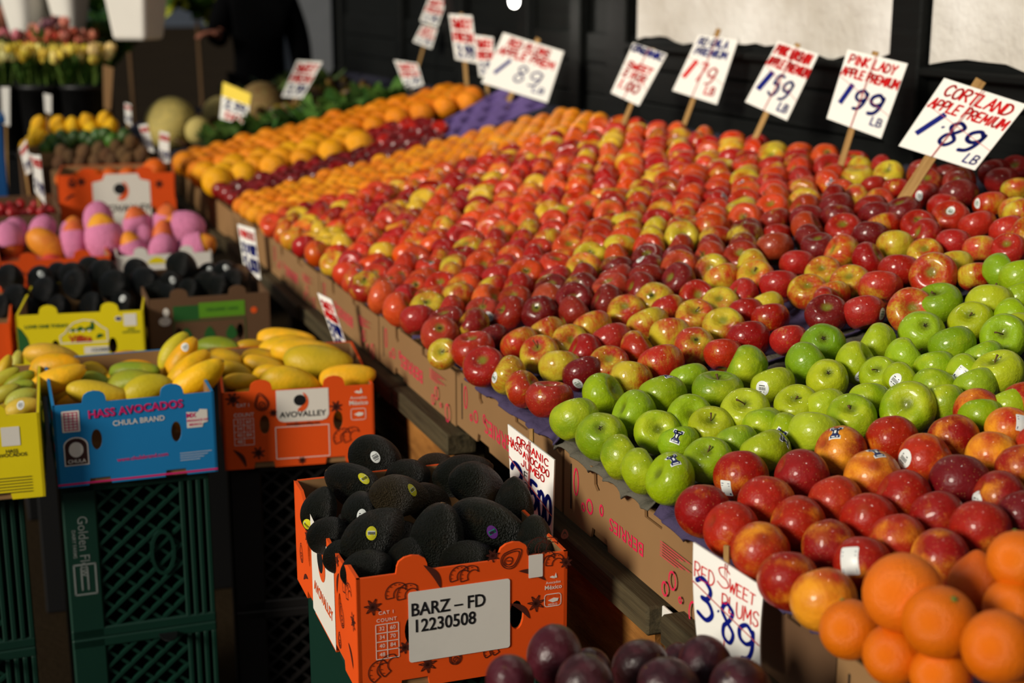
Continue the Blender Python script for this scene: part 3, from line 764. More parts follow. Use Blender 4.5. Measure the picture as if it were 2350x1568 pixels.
SHORT = {'u': 'upright', 't': 'tipped forward', 'c': 'facing forward', 'k': 'on its side', 'l': 'leaning left', 'r': 'leaning right', 'b': 'blossom end forward'}
for i, e in enumerate(RY):
    px, py, pw, code, al = e[:5]
    p0 = pixS(px, py, .033); u, v = uv_of(p0)
    place = 'near the front edge' if u < .22 else ('mid-slope' if u < .55 else ('towards the back' if u < .85 else 'at the back'))
    lab = RYL.get(i) or '%s apple %s, %s, past the green apples' % (tone_words(al), SHORT[code], place)
    lay = 0.0
    key = 'apple%d' % random.randrange(4)
    o = stand_fruit('apple', [key], px, py, pw, axis_for(code, p0), None, redtone(al), al, lab, 'apple', 'red and yellow apples past the green ones', lay, (.064, .096), .84)
    if 'stem' in e: part('stem', STEM[i % 3], o)
    if len(e) > 7:
        sticker_on(o, key, skdir(o.location, e[6], e[7]), e[5], .022, random.uniform(-.5, .5))
        o['label'] = lab if i in RYL else '%s apple with %s sticker, %s, past the green apples' % (tone_words(al), {'green': 'green-edged', 'oval': 'white oval', 'navy': 'dark blue'}[e[5]], place)
    if code == 'b': part('calyx', CALYX, o, (0, 0, -.33), (math.pi, 0, 0))

# ---- the remaining sections: staggered rows up the slope, counted from the nearer section
def near(p, r, k=.80):
    return any((p - q).length < (r + s) * k for q, s in PLACED)
def section(y0, y1, sp, size, maker, u0=0.012, u1=1.25, rowsp=.87, jitter=.006, label=None):
    nr = int(round((y1 - y0) / (sp * rowsp))); dy = (y1 - y0) / nr
    for r in range(nr):
        y = y0 + dy * (r + .5); u = u0 + (sp * .5 if r % 2 else 0); k = 0
        while u < u1:
            s = size * random.uniform(.93, 1.06)
            p = S(u + random.uniform(-jitter, jitter), y + random.uniform(-jitter, jitter), s * .42 + random.uniform(0, .006))
            if not near(p, s / 2):
                k += 1; maker(p, s, r + 1, k, u, y); PLACED.append((p, s / 2))
            u += sp
ST_RATE = .13
def apple_maker(section_name, group, pal, stick=('oval', 'navy'), rate=ST_RATE, size=None):
    def f(p, s, r, k, u, y):
        al, colr = pal()
        code = random.choices('utcklrb', (3, 3, 2, 5, 2, 2, 1))[0]
        key = 'apple%d' % random.randrange(4)
        lab = '%s apple, %s from the edge, %s row of the %s' % (tone_words(al), ORD[k] if k < 21 else 'last', ORD[r], section_name)
        o = fruit('apple', key, p, s, axis_for(code, p), None, colr, al, lab, 'apple', group)
        if code in 'utclr' and random.random() < .35: part('stem', STEM[k % 3], o)
        if code == 'b': part('calyx', CALYX, o, (0, 0, -.33), (math.pi, 0, 0))
        if random.random() < rate and y < 4.4: sticker_on(o, key, skdir(p, random.uniform(-.6, .6), random.uniform(-.3, .7)), random.choice(stick), .022, random.uniform(-.8, .8))
    return f
def pal_ry():
    al = random.choice([.35, .5, .6, .75, .9, 1.0, 1.2]); return al, redtone(al)
def pal_dark():
    al = random.choice([.6, .75, .85, .95, 1.1, 1.25]); return al, random.choice([jit((144, 26, 16), 12), jit((116, 16, 14), 10), jit((168, 50, 22), 14)])
def pal_orange():
    al = random.choice([.35, .65, .75, .85, .95, 1.15]); return al, random.choice([jit((214, 74, 20), 14), jit((200, 50, 18), 12), jit((170, 24, 16), 12)])
def pal_mix():
    al = random.choice([.15, .55, .7, .8, .9, 1.0, 1.1]); return al, random.choice([jit((196, 46, 18), 14), jit((156, 22, 18), 12), jit((208, 78, 22), 12)])
section(2.10, 2.54, .077, .0765, apple_maker('red and yellow apples', 'red and yellow apples past the green ones', pal_ry, ('green', 'oval')))
section(2.55, 2.82, .079, .079, apple_maker('dark red apples', 'dark red apples', pal_dark, ('oval',)))
section(2.83, 3.42, .079, .079, apple_maker('orange-red apples', 'orange-red apples', pal_orange, ('navy',)))
HEAP = []
def heap_maker(pal):
    def f(p, s, r, k, u, y):
        al, colr = pal(); HEAP.append((p, s, rot_axis(axis_for(random.choices('utcklrb', (3, 3, 2, 5, 2, 2, 1))[0], p), random.uniform(0, 6)), colr, al))
    return f
section(3.43, 3.72, .079, .079, heap_maker(pal_orange))
section(3.73, 4.44, .078, .078, heap_maker(pal_mix))
def simple_maker(name, keys, cols, label, cat, group, button=None, axisf=None, sub=None):
    def f(p, s, r, k, u, y):
        o = fruit(name, random.choice(keys), p, s, axisf(p) if axisf else axis_for(random.choice('utkbk'), p), None, jit(random.choice(cols), 10), random.uniform(.6, 1.2), '%s, %s row, %s from the edge' % (label, ORD[r], ORD[min(k, 20)]), cat, group)
        if button and random.random() < .5: part('stem_button', button, o)
    return f
section(4.46, 4.95, .069, .069, simple_maker('mandarin', ['mandarin0', 'mandarin1', 'mandarin2'], [(244, 142, 12), (238, 126, 10), (250, 158, 20)],
        'small orange mandarin between the apple sections', 'mandarin', 'mandarins on the stand', BUTTON))
section(4.97, 5.28, .074, .073, heap_maker(lambda: (1.2, random.choice([(110, 14, 18), (130, 18, 18), (90, 10, 14)]))), u1=.80)
section(5.30, 5.64, .112, .110, simple_maker('grapefruit', ['orange0', 'orange1', 'orange2'], [(250, 178, 14), (246, 164, 10)],
        'large yellow grapefruit behind the maroon apples', 'grapefruit', 'yellow grapefruit'), u1=.62)
section(5.30, 5.66, .074, .073, heap_maker(lambda: (1.1, random.choice([(120, 14, 18), (170, 30, 20)]))), u0=.66, u1=.9)
section(5.72, 6.22, .104, .100, simple_maker('orange', ['orange0', 'orange1', 'orange2'], [(240, 128, 10), (246, 140, 12)],
        'big orange before the green vegetables', 'orange', 'far oranges', BUTTON))

def heap_mesh(items):
    # the far apples, past the three hundred nearest: one joined heap with colour and skin coordinates stored per corner of each fruit
    base = [apple_shape(60 + q, 18, 12) for q in range(3)]
    V, Fc, LC, CL = [], [], [], []
    for i, (p, s, q, c, al) in enumerate(items):
        bv, bf = base[i % 3]; o = len(V); cc = lin(c)
        off = Vector((i * 3.7 % 40, i * 1.3 % 17, i * .9 % 11))
        for v in bv:
            V.append(p + q @ (Vector(v) * s)); LC.append(Vector(v)); CL.append((cc[0], cc[1], cc[2], al))
        Fc += [tuple(k + o for k in f) for f in bf]
    me = bpy.data.meshes.new('apple_heap'); me.from_pydata([tuple(v) for v in V], [], Fc); me.update(); me.shade_smooth()
    a = me.attributes.new('skin_coord', 'FLOAT_VECTOR', 'POINT'); a.data.foreach_set('vector', [x for v in LC for x in v])
    a = me.attributes.new('skin_colour', 'FLOAT_COLOR', 'POINT'); a.data.foreach_set('color', [x for v in CL for x in v])
    me.materials.append(heap_mat()); o = bpy.data.objects.new('apple_heap', me); COL.objects.link(o); return o
def heap_mat():
    n = NT('skin_apple_heap')
    ac = n.n('ShaderNodeAttribute'); ac.attribute_name = 'skin_coord'; ak = n.n('ShaderNodeAttribute'); ak.attribute_name = 'skin_colour'
    g = n.n('ShaderNodeNewGeometry')
    v = n.n('ShaderNodeVectorMath'); v.operation = 'SCALE'; n.l(g.outputs['Position'], v.inputs[0]); v.inputs['Scale'].default_value = 14
    big = n.noise(1.5, 2, v.outputs[0]); st = n.noise(1.0, 5, ac.outputs['Vector'], (16, 16, 1.6))
    w = n.math('ADD', n.math('MULTIPLY', big, 1.5), n.math('MULTIPLY', st, 0.7))
    thr = n.math('SUBTRACT', 1.75, n.math('ADD', n.math('MULTIPLY', ak.outputs['Alpha'], 0.95), 0.20))
    mr = n.n('ShaderNodeMapRange'); mr.interpolation_type = 'SMOOTHSTEP'
    n.l(n.math('SUBTRACT', w, thr), mr.inputs[0]); mr.inputs[1].default_value = -.26; mr.inputs[2].default_value = .30
    n.l(n.mix(mr.outputs[0], lin((216, 176, 44)), ak.outputs['Color']), n.b.inputs['Base Color'])
    n.b.inputs['Roughness'].default_value = .28; n.b.inputs['Specular IOR Level'].default_value = .55
    return n.m
tag(heap_mesh(HEAP), 'blurred mass of far red and yellow apples around the mandarins', 'apple', None, 'stuff')

# ================================================================== TRAYS, CARTONS, TIMBER OF THE STAND
def tray(y0, y1, u0, u1, mat, label, sp=.0745, hang=.018, wav=.005, seed=0):
    if 1.2 < y0 < 2.5: hang = .034
    rn = random.Random(seed); nu = max(8, int((u1 - u0) / .012)); nv = max(8, int((y1 - y0) / (.007 if y0 < 4 else .014)))
    V, Fc = [], []
    for i in range(nu + 1):
        for j in range(nv + 1):
            fu, fv = i / nu, j / nv
            u = u0 + (u1 - u0) * fu; y = y0 + (y1 - y0) * fv
            r = int((y - y0) / (sp * .87)); uu = u - (sp * .5 if r % 2 else 0)
            h = -.006 - .010 * (math.cos(2 * math.pi * (uu - .045) / sp) * .5 + .5) * (math.cos(2 * math.pi * ((y - y0) / (sp * .87) - .5)) * .5 + .5)
            ed = min(fu * (u1 - u0), (1 - fu) * (u1 - u0), fv * (y1 - y0), (1 - fv) * (y1 - y0))
            h += .012 * math.exp(-ed / .012)
            if fu * (u1 - u0) < .03 and u0 < .05:            # scalloped lip hanging over the front edge
                k = 1 - fu * (u1 - u0) / .03
                h -= .016 * k * k; u -= (hang - .03) * k + wav * k * math.sin(2 * math.pi * y / (sp * .87) + .6 + .5 * math.sin(y * 23))
                h += .0045 * k * math.sin(2 * math.pi * y / (sp * .87) + 1.2)
            V.append(S(u, y, h))
    for i in range(nu):
        for j in range(nv):
            a = i * (nv + 1) + j; Fc.append((a, a + nv + 1, a + nv + 2, a + 1))
    o = mk('fruit_tray', (V, Fc), mat, None, True)
    so = o.modifiers.new('thick', 'SOLIDIFY'); so.thickness = .0025; so.offset = -1
    return tag(o, label, 'tray', 'moulded fruit trays')
tray(.86, 1.295, 0.0, .62, 'tray_purple', 'purple moulded tray under the oranges in the near corner', .09, seed=1)
tray(1.30, 1.735, 0.0, .58, 'tray_purple', 'purple moulded tray under the front nectarines', seed=2)
tray(1.30, 1.735, 0.60, 1.36, 'tray_dark', 'dark tray under the nectarines at the back', seed=3)
tray(1.745, 2.118, 0.0, .60, 'liner_green', 'grey-brown tray under the front green apples', seed=4)
tray(1.745, 2.118, 0.62, 1.36, 'tray_dark', 'dark tray under the green apples at the back', seed=5)
NAMES = ['red and yellow apples', 'dark red apples', 'orange-red apples', 'far mixed apples']
for k, (a, b) in enumerate(((2.095, 2.545), (2.55, 2.825), (2.83, 3.72), (3.73, 4.44))):
    tray(a, b, 0.0, .60, 'tray_purple', 'purple scalloped tray under the %s at the front' % NAMES[k], seed=10 + k)
    tray(a, b, 0.62, 1.36, 'tray_dark', 'dark tray under the %s by the wall' % NAMES[k], seed=20 + k)
tray(4.455, 5.29, 0.0, 1.36, 'tray_dark', 'dark tray under the mandarins and maroon apples', seed=30)
tray(5.30, 6.36, 0.0, 1.36, 'tray_dark', 'dark tray under the grapefruit and far oranges', seed=31)
tray(6.40, 8.60, 0.0, 1.36, 'tray_dark', 'dark tray under the far vegetables', seed=32)
# sloping table top and frame that carry the trays
def slab(u0, u1, y0, y1, h0, h1):
    V = [S(u, y, h) for h in (h0, h1) for y in (y0, y1) for u in (u0, u1)]
    return V, boxv(0, 1, 0, 1, 0, 1)[1]
st = empty('display_stand', (1.5, 4.5, FLOOR), 0, 'long sloping timber fruit stand along the dark wall', 'fruit stand')
def stp(name, vf, mat):
    inv = Matrix.Translation((-1.5, -4.5, -FLOOR)); return mk(name, xf(vf, inv), mat, st)
stp('table_top', slab(0.03, 1.39, .8, 8.7, -.05, -.026), 'wood_weathered')
FX = SO.x + .012
for k, (a, b) in enumerate(((1.02, 1.66), (1.70, 2.28), (2.60, 2.98), (3.0, 3.9), (3.95, 5.2), (5.25, 8.6))):
    stp('rail', bevbox(FX - .035, FX + .03, a, b, .655 - .012 * (a - 1.7), .700 - .012 * (a - 1.7), .004), 'wood_weathered')
for k, y in enumerate((1.3, 1.70, 2.24, 2.62, 2.95, 3.5, 4.2, 5.0, 6.0, 7.2, 8.4)):
    stp('post', bevbox(FX + .005, FX + .055, y, y + .06, FLOOR, .655, .004), 'wood_weathered')
for k, y in enumerate((1.1, 2.5, 4.0, 5.6, 7.0, 8.5)):
    stp('post', bevbox(1.95, 2.02, y, y + .07, FLOOR, .98, .004), 'wood_weathered')
def board(yA, yB, z0, z1, dx, label, lean=.05):
    V = []
    for t in (0, .02):
        for z in (z0, z1):
            for y in (yA, yB): V.append((FX - dx + t + (z1 - z) * lean, y, z))
    return V, [(0, 1, 3, 2), (4, 6, 7, 5), (0, 4, 5, 1), (2, 3, 7, 6), (0, 2, 6, 4), (1, 5, 7, 3)]
stp('side_board', board(1.72, 2.16, .44, .652, .012, ''), 'wood_ply')
stp('side_board', board(2.62, 2.96, .46, .652, .012, ''), 'wood_ply')
stp('side_board', board(3.02, 3.40, .5, .65, .0, ''), 'wood_weathered')
stp('side_board', board(1.72, 2.2, .2, .40, -.02, ''), 'wood_weathered')

def carton(y0, y1, z0, z1, label, print_=None, flip=True, notch=True, dx=0.0, deep=.5, mat='cardboard', skew=0.0):
    # berry carton on the rail; its front panel faces the aisle (-X)
    L, H = y1 - y0, z1 - z0
    root = empty('cardboard_carton', (FX + dx, y1, z0), 0, label, 'carton', 'cartons carrying the trays')
    body = mk('body', bevbox(.006, deep, -L + .003, -.003, 0, H - .004, .003), mat, root)
    P = [(0, 0)]
    if notch: P += [(L * .22, 0), (L * .23, .018), (L * .34, .018), (L * .35, 0)]
    P += [(L, 0), (L, H)]
    P += [(L * .72, H), (L * .71, H - .016), (L * .60, H - .016), (L * .595, H)]
    P += [(L * .30, H), (L * .285, H - .028), (L * .262, H - .034), (L * .24, H - .026), (L * .235, H)]
    P += [(0, H)]
    fp = mk('front_panel', shape2d(P, (), .004), mat, root)
    fp.matrix_local = Matrix(((0, 0, -1, .004), (-1, 0, 0, 0), (0, 1, 0, 0), (0, 0, 0, 1)))
    # overlapping flap with its slot
    fl = mk('flap', shape2d(rrect(L * .66, L - .004, .006, H - .03, .004, 2), (), .004, .0042), mat, root)
    fl.matrix_local = fp.matrix_local.copy()
    sl = mk('slot', shape2d(rrect(L * .055, L * .063, .02, H - .02, .001, 1), (), .0006, .0042), 'print_black', fp)
    if print_:
        big_ = .36 if y0 > 2 else .25; tm = textmesh(print_, H * big_, .004, sx=1.2)
        pr = put(tm, L * (.46 if y0 > 2 else .48), H * .42, math.pi if flip else 0)
        mk('lettering', lift(pr, .0048), 'print_pinkred', fp)
        # fine print, berries and a small emblem further along the flap
        fine = [([(L * .72, H * (.74 - .035 * k)), (L * (.9 - .04 * (k % 3)), H * (.74 - .035 * k))], .0012) for k in range(6)]
        mk('fine_print', lift(strokes([(p, w) for p, w in fine], .0012, False), .0088), 'print_pinkred', fp)
        ber = [ell(L * .80, H * .36, .010, .013), ell(L * .755, H * .18, .008, .010), ell(L * .93, H * .16, .013, .018), ell(L * .85, H * .2, .004, .004)]
        for b in ber: mk('berry_print', lift(strokes([b + [b[0]]], .0035, False), .0088), 'print_pinkred', fp)
        b2 = [ell(L * .1, H * .62, .009, .022), ell(L * .16, H * .34, .006, .006), ell(L * .21, H * .42, .011, .011), ell(L * .30, H * .5, .006, .008)]
        for b in b2: mk('berry_print', lift(strokes([b + [b[0]]], .004, False), .0048), 'print_pinkred', fp)
    return root
def ZF(y): return SO.z - .012 * (y - 1.74) - .03
carton(1.585, 2.085, .700, ZF(1.8) + .012, 'cardboard carton with red upside-down lettering under the green apples', 'BERRIES')
carton(2.095, 2.635, .697, ZF(2.3) + .012, 'cardboard carton with large pink upside-down lettering behind the avocado sign', 'BERRIES')
carton(2.645, 3.20, .690, ZF(2.9) + .010, 'cardboard carton with pink lettering under the dark red apples', 'BERRIES')
carton(3.21, 3.80, .684, ZF(3.5) + .010, 'cardboard carton under the orange-red apples, faint pink print', 'BERRIES')
carton(3.81, 4.45, .676, ZF(4.1) + .010, 'blurred cardboard carton with a big pink print under far apples', 'BERRIES')
carton(4.46, 5.10, .668, ZF(4.8) + .010, 'blurred cardboard carton under the mandarins')
carton(5.11, 6.30, .655, ZF(5.6) + .010, 'far cardboard carton under the grapefruit and oranges')
carton(6.4, 8.5, .63, ZF(7) + .010, 'farthest cardboard carton under the vegetables')
carton(1.305, 1.575, .60, ZF(1.4) + .006, 'dark cardboard carton behind the red plum price sign', None, True, False, .012, mat='cardboard_dark')
carton(.86, 1.285, .60, ZF(1.1) + .006, 'cardboard carton under the oranges at the bottom right corner', None, True, False, .0)
# white slip of packing sticking out under the lettered carton
sl = mk('packing_slip', bevbox(FX - .012, FX - .008, 1.575, 1.70, .655, .70, .001), 'paper_white')
tag(sl, 'white cardboard slip sticking out below the red-lettered carton', 'cardboard slip')

# ================================================================== PRICE SIGNS
def card(name, px, P0, nrm, label, lines, stick=None, mat='sign_card', t=.003, string=True, cross=True, header=None, curve=0.0, ground=False):
    nrm = Vector(nrm).normalized(); P0 = Vector(P0)
    if stick and P0.x > 1.6 and P0.y < 5: P0 = C0 + (pixS(stick[0][0], stick[0][1], .02) - C0) * .925
    if (C0 - P0).dot(nrm) < 0: nrm = -nrm
    tl, tr, br, bl = [onplane(x, y, P0, nrm) for x, y in px]
    base = (bl + br) / 2
    root = empty(name, base, 0, label, 'price sign', 'handwritten price signs')
    def mp(a, b, off):
        p = (bl * (1 - a) + br * a) * (1 - b) + (tl * (1 - a) + tr * a) * b
        return p + nrm * (off + curve * math.sin(math.pi * b)) - base
    n = 8; V, Fc = [], []
    for o in (0.0, -t):
        for j in range(n + 1):
            for i in range(n + 1): V.append(mp(i / n, j / n, o))
    m = (n + 1) ** 2
    for j in range(n):
        for i in range(n):
            a = j * (n + 1) + i; Fc += [(a, a + 1, a + n + 2, a + n + 1), (a + m, a + n + 1 + m, a + n + 2 + m, a + 1 + m)]
    for i in range(n):
        a = i; Fc.append((a, a + m, a + 1 + m, a + 1)); a = n * (n + 1) + i; Fc.append((a, a + 1, a + 1 + m, a + m))
        a = i * (n + 1); Fc.append((a, a + n + 1, a + n + 1 + m, a + m)); a = a + n; Fc.append((a, a + m, a + n + 1 + m, a + n + 1))
    cd = mk('card', (V, Fc), mat, root)
    W = ((tr - tl).length + (br - bl).length) / 2; Hh = ((tl - bl).length + (tr - br).length) / 2; asp = W / Hh
    if header:
        q = fillpolys([[(0, .62), (1, .62), (1, 1), (0, 1)]])
        mk('header', ([mp(x, y, .0006) for x, y, *_ in q[0]], q[1]), header, cd)
    for ln in lines:
        txt, colr, a0, a1, b0, h, w = ln[:7]
        dr = ln[7] if len(ln) > 7 else 0.0; sl_ = ln[8] if len(ln) > 8 else .12
        st_ = [[(x * asp, y) for x, y in s] for s in hand(txt, a0, a1, b0, h, sl_ * 1, .26, .05, dr)] if txt != '|' else [[(a0 * asp, b0), (a1 * asp, b0 + h)]]
        sv = strokes(st_, w, txt != '|')
        mk('lettering', ([mp(v[0] / asp, v[1], .0008) for v in sv[0]], sv[1]), colr, cd)
    if string:
        if cross:
            mk('string', tube([mp(.0, .62, .0015), mp(1, .30, .0015)], .0006, 4), 'twine', root)
        mk('string', tube([mp(.47, 1.0, .0015), mp(.44, 0, .0015)], .0006, 4), 'twine', root)
        mk('string', tube([mp(.50, 1.0, .0015), mp(.45, 0, .0015)], .0006, 4), 'twine', root)
    if stick:
        (ax, ay), (bx, by), wd = stick
        pa = onplane(ax, ay, P0 - nrm * (t + .004), nrm) - base; pb = onplane(bx, by, P0 - nrm * (t + .004), nrm) - base
        ln_ = (pb - pa); L = ln_.length; q = Vector((0, 0, 1)).rotation_difference(ln_.normalized())
        x = nrm.cross(ln_).normalized(); z = ln_.normalized(); y = z.cross(x)
        dn = (pa.z + base.z - FLOOR) / max(.3, ln_.normalized().z) if ground else .09
        so = mk('stick', bevbox(-wd / 2, wd / 2, -.0022, .0022, -dn, L, .0008), 'wood_stick', root)
        so.matrix_local = Matrix(((x.x, y.x, z.x, pa.x), (x.y, y.y, z.y, pa.y), (x.z, y.z, z.z, pa.z), (0, 0, 0, 1)))
    return root
NB = (-.80, -.62, .18)
R_, B_, K2 = 'marker_red', 'marker_blue', 'marker_black'
card('price_sign', [(2167, 179), (2356, 240), (2237, 391), (2062, 335)], S(1.10, 2.72, .05), NB, 'white sign reading CORTLAND APPLE PREMIUM 1.89 on a wooden stick',
     [('CORTLAND', R_, .10, .90, .79, .15, .028), ('APPLE PREMIUM', R_, .03, .96, .60, .13, .026), ('|', B_, .10, .27, .22, .35, .075), ("'", B_, .30, .36, .32, .2, .03), ('8', B_, .37, .56, .20, .32, .048), ('9', B_, .63, .82, .20, .32, .052), ('LB', B_, .80, .95, .06, .12, .022)],
     ((2092, 428), (2252, 184), .024))
card('price_sign', [(1945, 113), (2083, 146), (2022, 318), (1897, 272)], S(1.13, 3.12, .05), NB, 'white sign reading PINK LADY APPLE PREMIUM 1.99 on a stick',
     [('PINK LADY', R_, .08, .86, .82, .12, .026), ('APPLE PREMIUM', R_, .02, .97, .65, .11, .028), ('|', B_, .14, .26, .26, .30, .07), ('9', B_, .34, .54, .26, .28, .045), ('9', B_, .60, .82, .26, .28, .05), ('LB', B_, .74, .92, .12, .10, .022)],
     ((1938, 352), (2010, 118), .016))
card('price_sign', [(1785, 94), (1879, 124), (1806, 277), (1710, 234)], S(1.14, 3.55, .05), NB, 'white sign with red heading and blue 1.59 on a stick',
     [('PINK WASHIN', R_, .06, .88, .82, .13, .034), ('APPLE PREMIUM', R_, .02, .98, .64, .12, .032), ('|', B_, .12, .24, .24, .32, .085), ('5', B_, .34, .52, .24, .30, .04), ('9', B_, .58, .78, .24, .30, .04), ('LB', B_, .70, .9, .08, .11, .026)],
     ((1738, 306), (1832, 100), .016))
card('price_sign', [(1603, 80), (1694, 91), (1645, 240), (1543, 208)], S(1.15, 3.98, .05), NB, 'white sign with blue heading and red 1.79 on a stick',
     [('RO GALA', B_, .08, .80, .84, .12, .03), ('PREMIUM', B_, .10, .86, .68, .11, .03), ('|', R_, .10, .24, .26, .32, .075), ('7', R_, .34, .5, .26, .28, .03), ('9', R_, .56, .76, .26, .28, .03), ('LB', R_, .66, .86, .10, .12, .026)],
     ((1578, 264), (1650, 66), .016))
card('price_sign', [(1453, 98), (1531, 124), (1466, 243), (1402, 213)], S(1.15, 4.45, .05), NB, 'narrow white sign with blue heading and red lines above the mandarins',
     [('ORGANIC', B_, .04, .94, .86, .11, .04), ('SWEET', R_, .12, .85, .56, .11, .035), ('2 FOR', R_, .10, .8, .38, .12, .035), ('1.00', R_, .12, .75, .16, .16, .04)],
     ((1440, 262), (1500, 112), .016))
card('price_sign', [(1155, 75), (1294, 118), (1256, 236), (1105, 190)], S(1.0, 5.45, .12), NB, 'torn white sign with red heading and blue 1.89 over the empty purple tray',
     [('RED PLUMS', R_, .14, .80, .80, .14, .04), ('APPLE PREM', R_, .05, .92, .62, .13, .04), ('|', B_, .12, .28, .24, .32, .075), ('8', B_, .40, .56, .22, .30, .035), ('9', B_, .62, .80, .22, .30, .035), ('LB', B_, .74, .9, .12, .10, .025)],
     ((1150, 266), (1236, 88), .022), string=False)
FARN = (-.55, -.8, .2)
FARS = [([(1030, 32), (1083, 36), (1096, 146), (1045, 136)], S(1.12, 6.1, .1), 'faded white and red price card on a stick above the far oranges', ((1070, 180), (1058, 30), .016)),
        ([(1088, 80), (1132, 86), (1134, 172), (1100, 176)], S(1.12, 6.0, .1), 'small white and red price card behind the torn sign', ((1118, 200), (1110, 82), .014)),
        ([(985, -8), (1026, -2), (1004, 62), (964, 48)], S(1.12, 7.2, .2), 'blue and white price card hanging high at the back', ((960, 150), (1005, -6), .012)),
        ([(968, 56), (1004, 66), (990, 112), (948, 96)], S(1.10, 7.1, .2), 'plain pale card below the blue and white price card', None),
        ([(904, 138), (958, 146), (972, 194), (932, 208)], S(.95, 6.75, .1), 'tilted red and white price card among the far vegetables', ((950, 230), (930, 142), .012)),
        ([(682, 138), (740, 142), (694, 226), (646, 222)], S(.5, 7.3, .15), 'slanting white price card with red heading above the melons', ((664, 262), (712, 140), .012))]
for px, p, lab, stk in FARS:
    card('price_sign', px, p, FARN, lab, [('SWEET', R_, .08, .9, .70, .20, .05), ('FRESH', R_, .08, .9, .42, .18, .05), ('3.99', B_, .12, .88, .08, .25, .05)], stk, string=False)
card('price_sign', [(512, 188), (576, 216), (566, 288), (504, 272)], S(.12, 7.0, .15), FARN, 'yellow-headed price card standing among the melons',
     [('2.99', B_, .15, .85, .34, .24, .06), ('EACH', R_, .2, .8, .06, .16, .05)], ((536, 300), (544, 200), .012), string=False, header='sign_yellow')
FN = (-.93, -.42, .10)
card('price_sign', [(1591, 1245), (1753, 1350), (1745, 1537), (1600, 1470)], (FX - .035, 1.42, .80), FN, 'white sign reading SWEET RED PLUMS 3.89 leaning on the stand',
     [('S', R_, .36, .54, .72, .22, .014, 0, .05), ('WEET', R_, .54, .90, .73, .13, .015, 0, .03), ('RED', R_, .03, .32, .68, .15, .014, 0, .03), ('PLUMS', R_, .44, .97, .50, .17, .016, 0, .04), ('3', B_, .05, .30, .26, .42, .05, 0, .0), ("'", B_, .34, .40, .32, .3, .02), ('8', B_, .42, .62, .16, .42, .045, 0, 0), ('9', B_, .68, .92, .06, .44, .05, 0, 0)],
     ((1668, 1330), (1668, 1252), .008), curve=.004)
card('price_sign', [(1165, 974), (1272, 1056), (1266, 1240), (1174, 1165)], (FX - .05, 2.07, .80), FN, 'white sign reading ORGANIC HASS AVOCADO JUMBO 2 for 5.00',
     [('ORGANIC', R_, .20, .88, .86, .085, .016, 0, .03), ('HASS', R_, .0, .30, .76, .10, .016, 0, .03), ('AVOCADO', R_, .33, .90, .74, .08, .015, 0, .03), ('JUMBO', R_, .28, .80, .63, .08, .015, 0, .03), ('2', B_, .04, .32, .24, .34, .055, 0, 0), ('F', K2, .35, .43, .50, .08, .012, 0, 0), ('O', K2, .34, .43, .38, .08, .012, 0, 0), ('5', B_, .46, .64, .22, .30, .055, 0, 0), ("'", B_, .63, .68, .34, .3, .03), ('00', B_, .68, .96, .16, .34, .05, 0, 0)],
     ((1221, 1060), (1220, 984), .008))
card('price_sign', [(728, 672), (760, 688), (812, 842), (776, 812)], (FX - .04, 3.30, .76), (-.75, -.66, .1), 'blurred white and blue price sign leaning by the yellow mangoes',
     [('SWEET', R_, .1, .9, .78, .12, .03), ('MANGO', R_, .1, .9, .62, .12, .03), ('2 FOR', B_, .1, .9, .40, .16, .04), ('3.00', B_, .1, .9, .10, .24, .05)], None, string=False)
card('price_sign', [(545, 514), (584, 526), (598, 642), (562, 626)], (FX - .04, 4.45, .76), (-.75, -.66, .1), 'far blurred price sign on the stand above the dark avocados',
     [('HASS', R_, .1, .9, .76, .14, .04), ('2 FOR', B_, .1, .9, .45, .18, .05), ('5.00', B_, .1, .9, .12, .24, .06)], None, string=False)

# ================================================================== BOXES OF FRUIT IN THE AISLE
PF = Matrix(((1, 0, 0, 0), (0, 0, -1, 0), (0, 1, 0, 0), (0, 0, 0, 1)))          # front: x right, y up, z towards -Y
def panel_outline(w, h, tabs=True, notches=True, torn=None):
    P = [(-w / 2, 0)]
    if notches:
        for c in (-.24 * w, .235 * w):
            P += [(c - .07 * w, 0), (c - .062 * w, .014), (c + .062 * w, .014), (c + .07 * w, 0)]
    P += [(w / 2, 0), (w / 2, h)]
    if torn:
        P += torn
    elif tabs:
        for c in (.235 * w, -.245 * w):
            P += [(c + .075 * w, h), (c + .07 * w, h + .008)] + [(c + .07 * w * math.cos(R(a)), h + .010 + .014 * math.sin(R(a))) for a in range(0, 181, 30)] + [(c - .07 * w, h + .008), (c - .075 * w, h)]
    P += [(-w / 2, h)]
    return P
def holes_for(w, h, cs=(-.245, .25), zc=.55): return [ell(c * w, zc * h, .0105, .022, 16) for c in cs]
